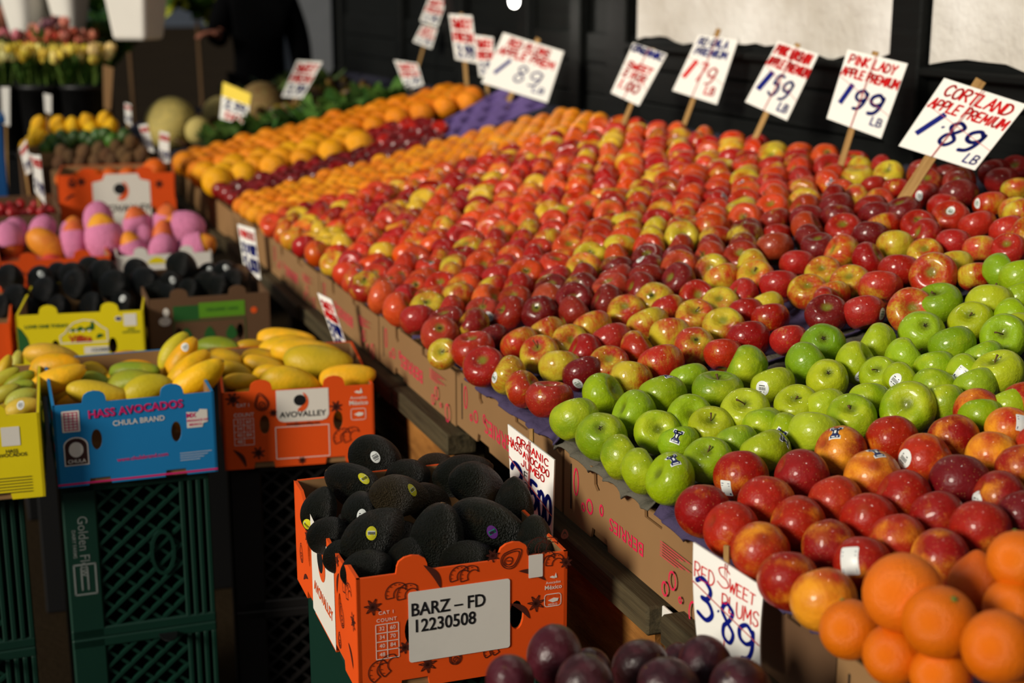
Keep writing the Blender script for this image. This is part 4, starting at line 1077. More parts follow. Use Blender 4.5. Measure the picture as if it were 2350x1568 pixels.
def fruit_box(loc, rz, w, l, h, mat, label, group='cardboard fruit boxes in the aisle', inner='cardboard', torn_left=None, holes=(-.245, .25), zc=.55, sidehole=True, backtabs=False):
    root = empty('fruit_box', loc, rz, label, 'box', group)
    t = .005
    def pan(nm, W, mtx, tabs, hl=True, torn=None):
        o = mk(nm, shape2d(panel_outline(W, h, tabs, True, torn), holes_for(W, h, holes, zc) if hl else (), t, -t), mat, root)
        o.matrix_local = mtx
        i = mk('inner_face', shape2d(panel_outline(W - .002, h - .001, False, False), holes_for(W, h, holes, zc) if hl else (), .001, -t - .0012), inner, o) if torn is None else None
        return o
    fp = pan('front_panel', w, PF, True)
    bp = pan('back_panel', w, Matrix.Translation((0, l, 0)) @ Matrix.Rotation(math.pi, 4, 'Z') @ PF, backtabs)
    lp = pan('side_panel', l, Matrix.Translation((-w / 2, l / 2, 0)) @ Matrix.Rotation(-math.pi / 2, 4, 'Z') @ PF, False, sidehole, torn_left)
    rp = pan('side_panel', l, Matrix.Translation((w / 2, l / 2, 0)) @ Matrix.Rotation(math.pi / 2, 4, 'Z') @ PF, False, sidehole)
    mk('base', bevbox(-w / 2 + .005, w / 2 - .005, .005, l - .005, .001, .006, .001), inner, root)
    return root, fp, lp
def pr(parent, vf, mat, name='lettering', z=.0008): return mk(name, lift(vf, z), mat, parent)
def slices(x, y, s, rot=0.0, parts=2):
    out = []
    for q in range(parts):
        ox, oy = q * s * .95, -q * s * .12
        a0, a1 = 50, 215
        outer = [(ox + s * math.cos(R(a)), oy + s * math.sin(R(a))) for a in range(a0, a1, 12)]
        inner = [(ox + .28 * s + s * .58 * math.cos(R(a)), oy - .05 * s + s * .62 * math.sin(R(a))) for a in range(a1 - 10, a0 - 20, -14)]
        out.append(outer + inner + [outer[0]])
        for a in (80, 105, 130, 160, 185): out.append([(ox + s * .86 * math.cos(R(a)), oy + s * .86 * math.sin(R(a))), (ox + s * .8 * math.cos(R(a + 6)), oy + s * .8 * math.sin(R(a + 6)))])
    c, n = math.cos(rot), math.sin(rot)
    return [[(x + p * c - q * n, y + p * n + q * c) for p, q in pl] for pl in out]
def half(x, y, s, rot=0.0):
    o = [(math.cos(R(a)) * s * (.62 if math.sin(R(a)) < 0 else .62 - .22 * math.sin(R(a))), math.sin(R(a)) * s * (1 if math.sin(R(a)) > 0 else .62)) for a in range(0, 361, 18)]
    c, n = math.cos(rot), math.sin(rot)
    pls = [o, [(p * .78, q * .8) for p, q in o], ell(0, -.1 * s, .26 * s, .28 * s, 14) + [ell(0, -.1 * s, .26 * s, .28 * s, 14)[0]], [(-.1 * s, -.2 * s), (.12 * s, .02 * s)]]
    return [[(x + p * c - q * n, y + p * n + q * c) for p, q in pl] for pl in pls]
def starp(x, y, s, n=7):
    out = []
    for k in range(n):
        a = 2 * math.pi * k / n + .3
        t = (x + s * math.cos(a), y + s * math.sin(a)); l = (x + s * .5 * math.cos(a + .28), y + s * .5 * math.sin(a + .28)); r = (x + s * .5 * math.cos(a - .28), y + s * .5 * math.sin(a - .28))
        out += [[(x, y), l, t, r, (x, y)], [(x, y), ((x + t[0]) / 2, (y + t[1]) / 2)]]
    return out
def podp(x, y, L, rot, w=.2):
    P = []
    for k in range(13):
        t = k / 12; P.append((L * (t - .5), L * (w * math.sin(math.pi * t) ** .8 * .6 + .1 * math.sin(math.pi * t))))
    for k in range(12, -1, -1):
        t = k / 12; P.append((L * (t - .5), L * (-w * math.sin(math.pi * t) ** .8 * .4 + .1 * math.sin(math.pi * t))))
    c, n = math.cos(rot), math.sin(rot)
    return [(x + p * c - q * n, y + p * n + q * c) for p, q in P]
def orange_print(fp, f, s, marks, lw=.0014):
    # f maps picture-crop coordinates on the panel to panel metres
    for kind, X, Y, *r in marks:
        x, y = f(X, Y); rot = r[1] if len(r) > 1 else 0
        if kind == 's':
            pr(fp, strokes(slices(x, y, s * r[0], rot, 1), lw, False), 'print_dark', 'avocado_slice_print')
            pr(fp, strokes(slices(x + s * r[0] * .97 * math.cos(rot), y - s * r[0] * .12 + s * r[0] * .97 * math.sin(rot), s * r[0], rot, 1), lw, False), 'print_dark', 'avocado_slice_print')
        elif kind == 'h': pr(fp, strokes(half(x, y, s * r[0], rot), lw, False), 'print_dark', 'avocado_half_print')
        elif kind == '*': pr(fp, strokes(starp(x, y, s * r[0]), lw, False), 'print_dark', 'blossom_print')
        elif kind == 'p': pr(fp, fillpolys([podp(x, y, s * r[0], rot)]), 'print_dark', 'pod_print')
def count_table(fp, f, x0, x1, y0, y1, ts, mat='print_white'):
    (a, b), (c, d) = f(x0, y1), f(x1, y0)
    L = [[(a, b + (d - b) * k / 4), (c, b + (d - b) * k / 4)] for k in range(5)] + [[(a, b), (a, d)], [(c, b), (c, d)], [((a + c) / 2, b), ((a + c) / 2, d)]]
    pr(fp, strokes(L, .0011), mat, 'table_print')
    for k, t in enumerate(('32', '60', '34', '70', '40', '84', '48')):
        x = a + (c - a) * (.27 if k % 2 == 0 else .75); y = d - (d - b) * (k // 2 + .5) / 4
        pr(fp, put(textmesh(t, ts), x, y), mat)
def mexico_print(fp, x, y, s):
    pr(fp, put(textmesh('Avocados', s * .8, .004), x, y), 'print_white'); pr(fp, put(textmesh('M\u00e9xico', s * 1.25, .012), x, y - s * 1.05), 'print_white')
    pr(fp, fillpolys([podp(x - s * .2, y + s * 1.0, s * 1.2, -.3, .4), [(x + s * .1, y + s * .9), (x + s * .55, y + s * 2), (x + s * .8, y + s * .9)]]), 'print_white', 'emblem_print')
def hecho_print(fp, x, y, w, h, words=True):
    pr(fp, strokes([rrect(x - w / 2, x + w / 2, y - h / 2, y + h / 2, .004, 3) + [rrect(x - w / 2, x + w / 2, y - h / 2, y + h / 2, .004, 3)[0]]], .0012), 'print_white', 'emblem_print')
    pr(fp, fillpolys([[(x - w * .3, y), (x + w * .05, y + h * .18), (x + w * .36, y + h * .1), (x + w * .3, y - h * .12), (x, y - h * .2)]]), 'print_white', 'emblem_print')
    if words:
        pr(fp, put(textmesh('HECHO EN', h * .2, .01), x, y + h * .34, 0), 'print_orange', z=.0012); pr(fp, put(textmesh('MEXICO', h * .2, .01), x, y - h * .36), 'print_white')

# ---------- A: the near box of avocados
FLA, FRA = Vector((.450, 1.774, .775)), Vector((.755, 1.767, .772))
wA = (FRA - FLA).length; hA = .172; lA = .43
rn = random.Random(5)
torn = []
for k in range(1, 16):
    t = k / 16; y = hA - (.0 if t < .15 or t > .84 else .004 + rn.uniform(0, .010) + (.02 if .55 < t < .75 else 0))
    torn.append((lA / 2 - lA * t, y))
A, fA, sA = fruit_box((FLA + FRA) / 2 - Vector((0, 0, hA)), math.atan2(FRA.y - FLA.y, FRA.x - FLA.x), wA, lA, hA, 'card_orange', 'orange avocado box with white BARZ-FD label, nearest in the aisle', torn_left=torn, holes=(-.25, .25), zc=.50)
kA = wA / 1285.0
def fa(X, Y): return (X - 470) * kA - wA / 2, hA - (Y - 920) * kA
orange_print(fA, fa, kA, [('s', 705, 1040, 70, -.1), ('p', 915, 965, 190, -1.0), ('s', 1085, 985, 65), ('*', 1285, 885, 42), ('h', 1390, 925, 90, -.9), ('s', 1570, 880, 72), ('s', 1620, 960, 60, -.3), ('p', 1530, 1045, 190, -.45),
             ('*', 560, 1100, 52), ('*', 1745, 990, 40), ('*', 1555, 1225, 55), ('p', 1455, 1260, 170, -.75), ('*', 745, 1380, 40), ('s', 600, 1510, 75, .5), ('*', 880, 1510, 55), ('h', 1050, 1500, 60, .4), ('s', 1280, 1490, 55, .3), ('h', 1735, 815, 35)])
lb = mk('paper_label', shape2d(rrect(*[v for v in (fa(770, 0)[0], fa(1390, 0)[0], fa(0, 1480)[1], fa(0, 1040)[1])], .004), (), .0006, .001), 'card_white', fA)
lb.rotation_euler = (0, 0, R(0.0))
for tx, X, Y, s in (('BARZ \u2013 FD', 1010, 1155, 112), ('12230508', 985, 1258, 112)):
    x, y = fa(X, Y); mk('lettering', lift(put(textmesh(tx, s * kA, .016, sx=.86), x, y), .0022), 'print_black', fA)
x, y = fa(1552, 985); st_ = mk('paper_sticker', shape2d(rrect(x - .0105, x + .0105, y - .017, y + .017, .001), (), .0005, .001), 'card_white', fA)
x, y = fa(640, 1145); pr(fA, put(textmesh('CAT 1', 30 * kA, .004, space=1.2), x, y), 'print_white')
x, y = fa(640, 1190); pr(fA, put(textmesh('COUNT', 30 * kA, .004, space=1.2), x, y), 'print_white')
count_table(fA, fa, 575, 710, 1215, 1430, 34 * kA)
x, y = fa(1665, 1105); mexico_print(fA, x, y, 30 * kA)
x, y = fa(1662, 1218); hecho_print(fA, x, y, 105 * kA, 78 * kA)
# left long side: white panel with the round emblem, orange ends
wp = mk('white_print', lift(fillpolys([[(-.085, .004), (.075, .004), (.075, hA - .028), (-.085, hA - .012)]]), .0008), 'print_white', sA)
pr(sA, fillpolys([ell(-.01, .105, .026, .026, 24)]), 'print_orange', 'emblem_print', .0014); pr(sA, fillpolys([ell(-.018, .11, .02, .02, 24)]), 'print_black', 'emblem_print', .0018)
pr(sA, put(textmesh('AVOVALLEY', .024, .02), -.005, .05), 'print_orange', z=.0014)
orange_print(sA, lambda X, Y: (X, Y), 1.0, [('p', .10, .12, .04, 1.2), ('h', .12, .075, .022, .2), ('*', .19, .10, .014), ('*', .10, .155, .010), ('s', .15, .13, .02), ('p', .17, .04, .04, -.8), ('*', -.12, .11, .013), ('h', -.17, .06, .02), ('p', -.14, .03, .04, .4), ('h', .1, .03, .015)])

def av(px, py, w, d, axis, label, col=(26, 28, 22), stick=None, group='avocados in the near orange box', alen=None, key=None):
    d += .11; p = at(px, py, d); s = w * d / F
    k = key or 'avocado%d' % random.randrange(3)
    o = fruit('avocado', k, p, s, axis, None, jit(col, 3), 1, label, 'avocado', group)
    part('stem_scar', NUB, o, (0, 0, {'avocado0': .60, 'avocado1': .66, 'avocado2': .71}[k] - .02))
    if stick: sticker_on(o, k, skdir(p, stick[1], stick[2]), stick[0], .021, random.uniform(-.6, .6))
    return o
def a4(x, y, w): return 640 + x / 2.667, 980 + y / 2.667, w / 2.667
AV = [((590, 185, 250), 2.34, (.9, -.2, -.35), 'avocado with white oval sticker at the back top of the pile', ('oval', .0, .0)),
      ((450, 355, 260), 2.22, (-.5, .5, .25), 'avocado with yellow sticker below the topmost one', ('yellow', .45, .25)),
      ((745, 425, 265), 2.11, (.9, .3, -.25), 'brown-scarred avocado with yellow sticker in the middle of the pile', ('yellow', .55, .3)),
      ((250, 505, 215), 2.16, (.4, .6, .5), 'avocado at the left wall of the near box', ('yellow', -.5, -.6)),
      ((500, 515, 225), 2.10, (.3, .8, .2), 'avocado with pale pink sticker behind the front left one', ('oval', .05, -.2)),
      ((585, 670, 320), 2.00, (.75, .5, .3), 'front avocado with bright yellow sticker', ('yellow', -.1, .1)),
      ((970, 680, 320), 1.99, (.25, .2, .95), 'plain blackish avocado in the middle of the front row', None),
      ((1290, 620, 330), 2.03, (.85, -.35, -.35), 'front right avocado with purple and green sticker', ('purple', .1, -.15)),
      ((1440, 480, 240), 2.13, (.2, .5, .85), 'dark avocado beside the avocado price sign', None),
      ((1215, 350, 260), 2.20, (.75, .2, -.3), 'avocado in the upper right of the near pile', None),
      ((1130, 290, 250), 2.30, (.8, .1, .1), 'avocado at the back right of the near pile', None),
      ((790, 310, 220), 2.29, (.9, .2, .0), 'shaded avocado between the two top avocados', None),
      ((960, 260, 200), 2.36, (.9, .2, .0), 'brownish avocado at the back edge of the near box', None),
      ((920, 470, 230), 2.18, (.8, .1, -.5), 'avocado half hidden behind the brown-scarred one', None),
      ((300, 660, 210), 2.05, (.7, .5, .1), 'dark avocado low at the torn left side', None),
      ((380, 790, 190), 1.99, (.6, .6, .1), 'dark avocado sunk at the left front corner', None),
      ((540, 870, 235), 1.93, (.9, .3, .1), 'avocado low against the front panel', None),
      ((1150, 820, 250), 1.96, (.9, .3, .1), 'avocado in deep shade behind the right tab', None),
      ((1560, 690, 230), 2.02, (.3, .6, .5), 'dark avocado in the right corner of the near box', None),
      ((1560, 800, 220), 1.97, (.7, .4, .2), 'avocado lowest in the right corner of the near box', None),
      ((800, 800, 230), 1.97, (.7, .4, .2), 'avocado wedged between the two front avocados', None)]
for (c, d, ax, lab, stk) in AV:
    px, py, w = a4(*c)
    av(px, py, w * 1.13, d, ax, lab, (60, 46, 26) if 'brown' in lab else (21, 24, 13), stk)
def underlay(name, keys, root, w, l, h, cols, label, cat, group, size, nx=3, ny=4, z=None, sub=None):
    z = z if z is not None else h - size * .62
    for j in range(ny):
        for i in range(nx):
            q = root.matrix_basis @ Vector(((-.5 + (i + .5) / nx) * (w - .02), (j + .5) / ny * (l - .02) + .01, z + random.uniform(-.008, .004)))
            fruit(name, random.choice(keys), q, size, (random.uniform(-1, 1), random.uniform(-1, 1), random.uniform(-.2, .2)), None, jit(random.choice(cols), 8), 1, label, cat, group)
AVK = ['avocado0', 'avocado1', 'avocado2']
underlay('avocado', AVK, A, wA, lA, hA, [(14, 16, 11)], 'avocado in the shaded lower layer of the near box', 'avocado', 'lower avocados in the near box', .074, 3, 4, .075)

# ---------- B: blue, orange and yellow boxes of mangoes
def place(FL, FR, h):
    FL, FR = Vector(FL), Vector(FR); z = (FL.z + FR.z) / 2
    m = (FL + FR) / 2; return Vector((m.x, m.y, z - h)), math.atan2(FR.y - FL.y, FR.x - FL.x), math.hypot(FR.x - FL.x, FR.y - FL.y)
hB = .170
loc, rz, wB = place((.127, 2.878, .743), (.442, 2.872, .750), hB)
BLUE, fB, sB = fruit_box(loc, rz, wB, .40, hB, 'card_blue', 'bright blue avocado box full of yellow mangoes')
def fx(w, h): return lambda a, b: ((a - .5) * w, h * (1 - b))
fb = fx(wB, hB)
x, y = fb(.505, .125); tm = textmesh('HASS AVOCADOS', .0235, .022, sx=.98)
pr(fB, put(tm, x + .0008, y - .0012, .03), 'print_navy', z=.0008); pr(fB, put(tm, x, y, .03), 'print_magenta', z=.0014)
x, y = fb(.52, .27); pr(fB, put(textmesh('CHULA BRAND', .0155, .012, sx=.95), x, y, .02), 'print_white')
x, y = fb(.53, .72); pr(fB, put(textmesh('www.chulabrand.com', .0115, .012), x, y, .02), 'print_magenta')
mk('stripe', lift(fillpolys([[(-wB / 2, .004), (wB / 2, .004), (wB / 2, .008), (-wB / 2, .008)]]), .0008), 'print_magenta', fB)
x, y = fb(.105, .20); mk('paper_sticker', lift(fillpolys([rrect(x - .017, x + .017, y - .022, y + .022, .002)]), .0008), 'print_white', fB)
pr(fB, strokes([[(x - .013, y - .018 + .006 * k), (x + .013, y - .018 + .006 * k)] for k in range(7)] + [[(x - .012 + .008 * k, y - .018), (x - .012 + .008 * k, y + .018)] for k in range(4)], .0014), 'print_magenta', 'table_print', .0013)
x, y = fb(.125, .57); bd = [(x - .0235, y - .029), (x + .0235, y - .029), (x + .0235, y + .012)] + [(x + .0235 * math.cos(R(a)), y + .012 + .018 * math.sin(R(a))) for a in range(15, 180, 15)] + [(x - .0235, y + .012)]
pr(fB, fillpolys([bd]), 'print_white', 'badge_print', .0008); pr(fB, fillpolys([[((p - x) * .9 + x, (q - y) * .92 + y) for p, q in bd]]), 'print_brown', 'badge_print', .0012)
pr(fB, fillpolys([ell(x, y + .004, .014, .016)]), 'print_white', 'badge_print', .0016); pr(fB, put(textmesh('CHULA', .0105, .02), x, y - .020), 'print_white', z=.0020)
x, y = fb(.885, .30); pr(fB, fillpolys([[(x - .021, y - .020), (x + .010, y - .020), (x + .012, y - .012), (x + .021, y - .010), (x + .021, y + .016), (x + .006, y + .018), (x + .002, y + .012), (x - .021, y + .014)]]), 'print_white', 'badge_print')
pr(fB, put(textmesh('MX', .013, .03), x - .012, y + .006), 'print_magenta', z=.0014)
pr(fB, put(textmesh('PRODUCE OF', .0068, .02), x, y - .005), 'print_magenta', z=.0014); pr(fB, put(textmesh('MEXICO', .0068, .02), x - .004, y - .0135), 'print_magenta', z=.0014)
x, y = fb(.86, .76); pr(fB, strokes([[(x - .03, y + .006 - .005 * k), (x + .034 - .008 * k, y + .006 - .005 * k)] for k in range(4)], .0009, False), 'print_white', 'fine_print')
for k in range(5):
    pr(sB, fillpolys([[(.17, .005 + .034 * k), (.2, .005 + .034 * k), (.2, .022 + .034 * k), (.17, .022 + .034 * k)]]), 'print_white' if k % 2 else 'print_magenta', 'stripe')

loc, rz, wO = place((.470, 2.950, .723), (.786, 2.905, .716), hB)
ORB, fO, sO = fruit_box(loc, rz, wO, .40, hB, 'card_orange', 'orange box with white emblem panel, full of yellow mangoes', holes=(-.23, .257), zc=.56)
kO = wO / 925.0
def fo(X, Y): return (X - 1320) * kO - wO / 2, hB - (Y - 290) * hB / 520
pr(fO, fillpolys([[fo(1645, 292), fo(1645, 470), fo(1660, 498), fo(1690, 508), fo(1920, 508), fo(1950, 498), fo(1965, 470), fo(1965, 292)][::-1]]), 'print_white', 'white_print')
def emblem(fp, x, y, s):
    pr(fp, fillpolys([[(x + s * .9 * math.cos(R(a)), y - s * .1 + s * 1.2 * math.sin(R(a))) for a in range(-120, 80, 10)] + [(x + s * .25, y + s * .9), (x + s * .7, y + s * .2), (x + s * .1, y - s * .6), (x - s * .3, y - s * .9)]]), 'print_orange', 'emblem_print', .0012)
    pr(fp, fillpolys([ell(x - s * .12, y + s * .1, s * .72, s * .68, 20)]), 'print_black', 'emblem_print', .0016)
x, y = fo(1795, 370); emblem(fO, x, y, 52 * kO)
x, y = fo(1805, 460); pr(fO, put(textmesh('AVOVALLEY', 50 * kO, .02, sx=1.04), x, y), 'print_black', z=.0012)
x, y = fo(1805, 524); pr(fO, put(textmesh('hola@avovalley.mx', 26 * kO, .015), x, y), 'print_dark')
a, b = fo(1635, 755); c, d = fo(1962, 540); pr(fO, strokes([[(a, b), (c, b), (c, d), (a, d), (a, b)]], .0016), 'print_white', 'frame_print')
x, y = fo(1445, 378); pr(fO, put(textmesh('CAT 1', 30 * kO, .01), x, y), 'print_white'); x, y = fo(1447, 443); pr(fO, put(textmesh('COUNT', 34 * kO, .01), x, y), 'print_white')
count_table(fO, fo, 1385, 1503, 467, 645, 34 * kO)
orange_print(fO, fo, kO, [('*', 1385, 335, 45), ('h', 1558, 375, 70, .2), ('*', 2010, 425, 40), ('s', 2050, 640, 62, .2), ('*', 1525, 705, 42), ('p', 1410, 735, 140, -1.0), ('*', 1790, 775, 25), ('*', 1625, 440, 25)], .0018)
x, y = fo(2150, 372); mexico_print(fO, x, y, 32 * kO); x, y = fo(2147, 484); hecho_print(fO, x, y, 90 * kO, 72 * kO, False)

FRy = at(90, 948, 2.80); loc, rz, wY = place(FRy + Vector((-.315, .02, 0)), FRy, hB)
YEL, fY, sY = fruit_box(loc, rz, .315, .40, hB, 'card_yellow', 'yellow box of green mangoes cut off by the left picture edge', holes=(-.25, .17))
x, y = .102, .128; mk('paper_sticker', lift(fillpolys([rrect(x - .017, x + .017, y - .019, y + .019, .001)]), .0008), 'print_white', fY)
pr(fY, put(textmesh('HASS', .010, .015), x, y - .030), 'print_black'); pr(fY, put(textmesh('AVOCADOS', .010, .015), x, y - .038), 'print_black')
pr(fY, strokes([[(.06 - .006 * k, .044 - .006 * k), (.135, .044 - .006 * k)] for k in range(6)], .0016, False), 'print_black', 'fine_print')

MK = ['mango0', 'mango1', 'mango2']; ML = {'mango0': 1.75, 'mango1': 1.9, 'mango2': 1.65}
def mango(px, py, L, d, ang, col, label, group, stick=None):
    d += .05; k = random.choice(MK); s = 1.1 * L * d / F / ML[k]
    ax = RT * math.cos(R(ang)) + UP * math.sin(R(ang)) + FW * random.uniform(-.25, .25)
    p = at(px, py, d)
    o = fruit('mango', k, p, s, ax, None, jit(col, 8), 1, label, 'mango', group)
    part('stem_scar', NUB, o, (.06, 0, .5 * ML[k] - .02))
    if stick: sticker_on(o, k, skdir(p, *stick[1:]), stick[0], .020)
    return o
def m3(x, y, L): return x / 2.611, 780 + y / 2.611, L / 2.611
YW, YG, GR = (240, 168, 8), (206, 172, 30), (122, 142, 24)
MB = [((310, 95, 310), 3.20, -8, (226, 176, 60), 'pale yellow mango on top at the left of the blue box'), ((325, 160, 300), 3.12, 10, YW, 'yellow mango second from the top of the left stack'),
      ((345, 240, 330), 3.03, 22, (244, 178, 24), 'large golden mango leaning at the left front of the blue box'), ((585, 325, 330), 2.98, -8, YG, 'pale green-yellow mango lying along the blue box front'),
      ((880, 292, 280), 3.00, 18, (190, 170, 26), 'green-yellow mango behind the right blue tab'), ((780, 150, 300), 3.25, 0, YW, 'yellow mango lying flat at the back of the blue box'),
      ((810, 205, 290), 3.14, 2, GR, 'green mango in the middle of the blue box'), ((790, 255, 290), 3.08, 6, (140, 150, 30), 'second green mango in the middle of the blue box'),
      ((570, 190, 200), 3.2, -30, YG, 'yellow-green mango half hidden behind the golden ones'), ((590, 255, 210), 3.1, -25, GR, 'green mango half hidden beside the left stack'),
      ((1035, 75, 260), 3.24, 62, (196, 182, 30), 'upright yellow-green mango highest in the blue box'), ((1085, 120, 290), 3.16, 56, YW, 'yellow mango with small sticker leaning up to the right'),
      ((1130, 180, 300), 3.09, 44, (246, 184, 14), 'yellow mango third in the leaning row'), ((1190, 240, 340), 3.02, 34, (248, 186, 14), 'front yellow mango of the leaning row, at the blue corner')]
for c, d, ang, col, lab in MB:
    px, py, L = m3(*c); mango(px, py, L, d, ang, col, lab, 'mangoes in the blue box', ('oval', .2, .7) if 'sticker' in lab else None)
MO = [((1310, 40, 260), 3.40, -4, GR, 'green mango at the back left of the orange box'), ((1340, 120, 260), 3.30, -10, (214, 164, 18), 'dull yellow mango at the left of the orange box'), ((1390, 190, 240), 3.2, -12, (200, 156, 20), 'mango below the dull yellow one at left'),
      ((1440, 248, 200), 3.10, 4, (214, 166, 20), 'small mango in the front left corner of the orange box'), ((1740, 245, 340), 3.10, -8, (220, 168, 16), 'long mango lying along the front of the orange box'), ((1620, 195, 210), 3.16, 5, (224, 172, 18), 'mango just behind the long front one'),
      ((1575, 110, 230), 3.28, -8, (206, 154, 16), 'mango in the left middle of the orange box'), ((1580, 155, 230), 3.22, -12, (212, 160, 18), 'mango in the second row of the orange box'), ((1510, 40, 190), 3.40, 0, (202, 150, 16), 'small mango at the back of the orange box'),
      ((1720, 15, 330), 3.42, -4, (236, 174, 16), 'topmost golden mango at the back of the orange box'), ((1720, 55, 320), 3.34, 4, (240, 178, 14), 'golden mango with dark tip below the topmost one'), ((1840, 85, 390), 3.27, -4, (232, 172, 16), 'long golden mango across the top of the orange box'),
      ((1905, 140, 380), 3.18, -4, (196, 170, 26), 'big green-flushed mango at the right of the orange box'), ((2085, 235, 310), 3.10, 6, (236, 172, 14), 'mango with dark tip in the right front corner')]
for c, d, ang, col, lab in MO:
    px, py, L = m3(*c); mango(px, py, L, d, ang, col, lab, 'mangoes in the orange box')
MY = [((95, 165, 190), 3.2, 75, (190, 186, 84), 'pale round mango standing at the left edge stack'), ((20, 175, 170), 3.1, 60, YG, 'pale mango at the picture edge'), ((30, 230, 180), 3.05, 30, (186, 178, 50), 'yellow-green mango at the picture edge'), ((120, 250, 190), 3.05, 30, GR, 'green mango at the right of the yellow box'),
      ((110, 300, 190), 2.98, 20, (150, 158, 50), 'second green mango at the right of the yellow box'), ((30, 320, 180), 2.95, 30, (170, 168, 50), 'green-yellow mango low at the picture edge'), ((130, 350, 200), 2.92, 25, (176, 172, 70), 'pale green mango near the yellow box front'), ((140, 402, 200), 2.87, 15, (200, 170, 50), 'mango with a pink and white sticker at the yellow box corner')]
for c, d, ang, col, lab in MY:
    px, py, L = m3(*c); mango(px, py, L, d, ang, col, lab, 'mangoes in the yellow box', ('oval', -.3, .2) if 'sticker' in lab else None)
for rt_, w_, lab in ((BLUE, wB, 'blue'), (ORB, wO, 'orange'), (YEL, .315, 'yellow')):
    underlay('mango', MK, rt_, w_, .40, hB, [YW, YG, (214, 160, 18)], 'mango in the lower layer of the %s mango box' % lab, 'mango', 'lower mangoes in the %s box' % lab, .060, 3, 3, .115)

# ---------- C: avocados in the yellow and the brown box behind
hC = .17
loc, rz, wV = place((.097, 3.815, .728), (.409, 3.768, .737), hC)
VIL, fV, sV = fruit_box(loc, rz, wV, .42, hC, 'card_yellow', 'yellow box with village drawing, full of black avocados', holes=(-.205, .245), zc=.47)
kV = wV / 1005.0
def fv(X, Y): return (X - 120) * kV - wV / 2, hC - (Y - 960) * kV * .99
x, y = fv(355, 1060); pr(fV, put(textmesh('LOVE ONE TODAY', 40 * kV, .03), x, y), 'print_green')
arch = [fv(455, 1150), fv(500, 1120), fv(520, 1085), fv(570, 1040), fv(650, 1018), fv(730, 1030), fv(790, 1085), fv(830, 1110), fv(830, 1210), fv(460, 1210)]
pr(fV, strokes([arch + [arch[0]]], .003), 'print_white', 'frame_print')
for (X, Y, w_, h_) in ((560, 1110, 70, 50), (620, 1100, 60, 60), (690, 1100, 70, 55), (715, 1070, 30, 90)):
    a, b = fv(X - w_ / 2, Y + h_ / 2 - 20); c, d = fv(X + w_ / 2, Y - h_ / 2)
    pr(fV, fillpolys([[(a, b), (c, b), (c, (b + d) / 2), ((a + c) / 2, d), (a, (b + d) / 2)]]), 'print_green', 'house_print')
for X in (540, 585, 640, 690): 
    a, b = fv(X - 10, 1118); pr(fV, fillpolys([[(a, b), (a + .006, b), (a + .006, b + .005), (a, b + .005)]]), 'print_white', 'house_print', .0012)
x, y = fv(615, 1178); pr(fV, put(textmesh('Villita', 80 * kV, .025), x, y), 'print_red', z=.0012)
x, y = fv(770, 1165); pr(fV, fillpolys([podp(x, y, .02, .4, .5)]), 'print_green', 'leaf_print', .0014)
x, y = fv(1018, 1035); mk('paper_sticker', lift(fillpolys([rrect(x - .016, x + .016, y - .016, y + .016, .001)]), .0008), 'print_white', fV)
x, y = fv(925, 1020); pr(fV, fillpolys([ell(x, y, .009, .007)]), 'print_white', 'badge_print'); pr(fV, fillpolys([ell(x, y, .007, .0045)]), 'print_navy', 'badge_print', .0012)
x, y = fv(1020, 1115); pr(fV, put(textmesh('HASS', .008, .02), x, y), 'print_green'); pr(fV, put(textmesh('AVOCADOS', .008, .02), x, y - .008), 'print_green')
a, b = fv(640, 1310); c, d = fv(832, 1248); mk('paper_label', lift(fillpolys([[(a, b), (c, b), (c, d), (a, d)]]), .0008), 'print_white', fV)
pr(fV, put(textmesh('1223005', .014, .02), (a + c) / 2 + .01, (b + d) / 2), 'print_grey', z=.0014)
pr(fV, fillpolys([[fv(125, 1050), fv(160, 1080), fv(200, 1150), fv(235, 1300), fv(130, 1300)][::-1]]), 'print_green', 'corner_print')
loc, rz, wN = place((.427, 3.813, .748), (.746, 3.802, .750), hC)
BRN, fN_, sN = fruit_box(loc, rz, wN, .42, hC, 'cardboard_dark', 'brown kraft box with green print, full of black avocados', inner='cardboard_dark', holes=(-.26, .245), zc=.40)
fn = fx(wN, hC)
for (a, b, c, d, m) in ((.20, .13, .41, .36, 'print_green'), (.41, .10, .79, .34, 'print_lime')):
    (p, q), (r, s_) = fn(a, d), fn(c, b); pr(fN_, fillpolys([[(p, q), (r, q), (r, s_), (p, s_)]]), m, 'green_print')
(p, q), (r, s_) = fn(.20, .82), fn(.79, .38); pr(fN_, strokes([[(p, q), (r, q), (r, s_), (p, s_), (p, q)]], .002), 'print_green', 'frame_print')
for a in (.30, .49, .67):
    x, y = fn(a, .60); pr(fN_, fillpolys([half(x, y - .004, .024, 0)[0][:-1]]), 'print_green', 'avocado_print')
x, y = fn(.60, .22); pr(fN_, put(textmesh('ORGANIC HASS', .012, .01), x, y), 'print_green', z=.0012)
x, y = fn(.13, .36); mk('paper_sticker', lift(fillpolys([ell(x, y, .016, .012), ell(x + .004, y + .024, .008, .012)]), .0008), 'print_white', fN_)
x, y = fn(.865, .27); mk('paper_sticker', lift(fillpolys([starp(x, y, .011)[0][:-1], ell(x, y, .009, .009, 10)]), .0008), 'print_orange', fN_)
def a2(x, y, w): return x / 3.409, 440 + y / 3.409, w / 3.409
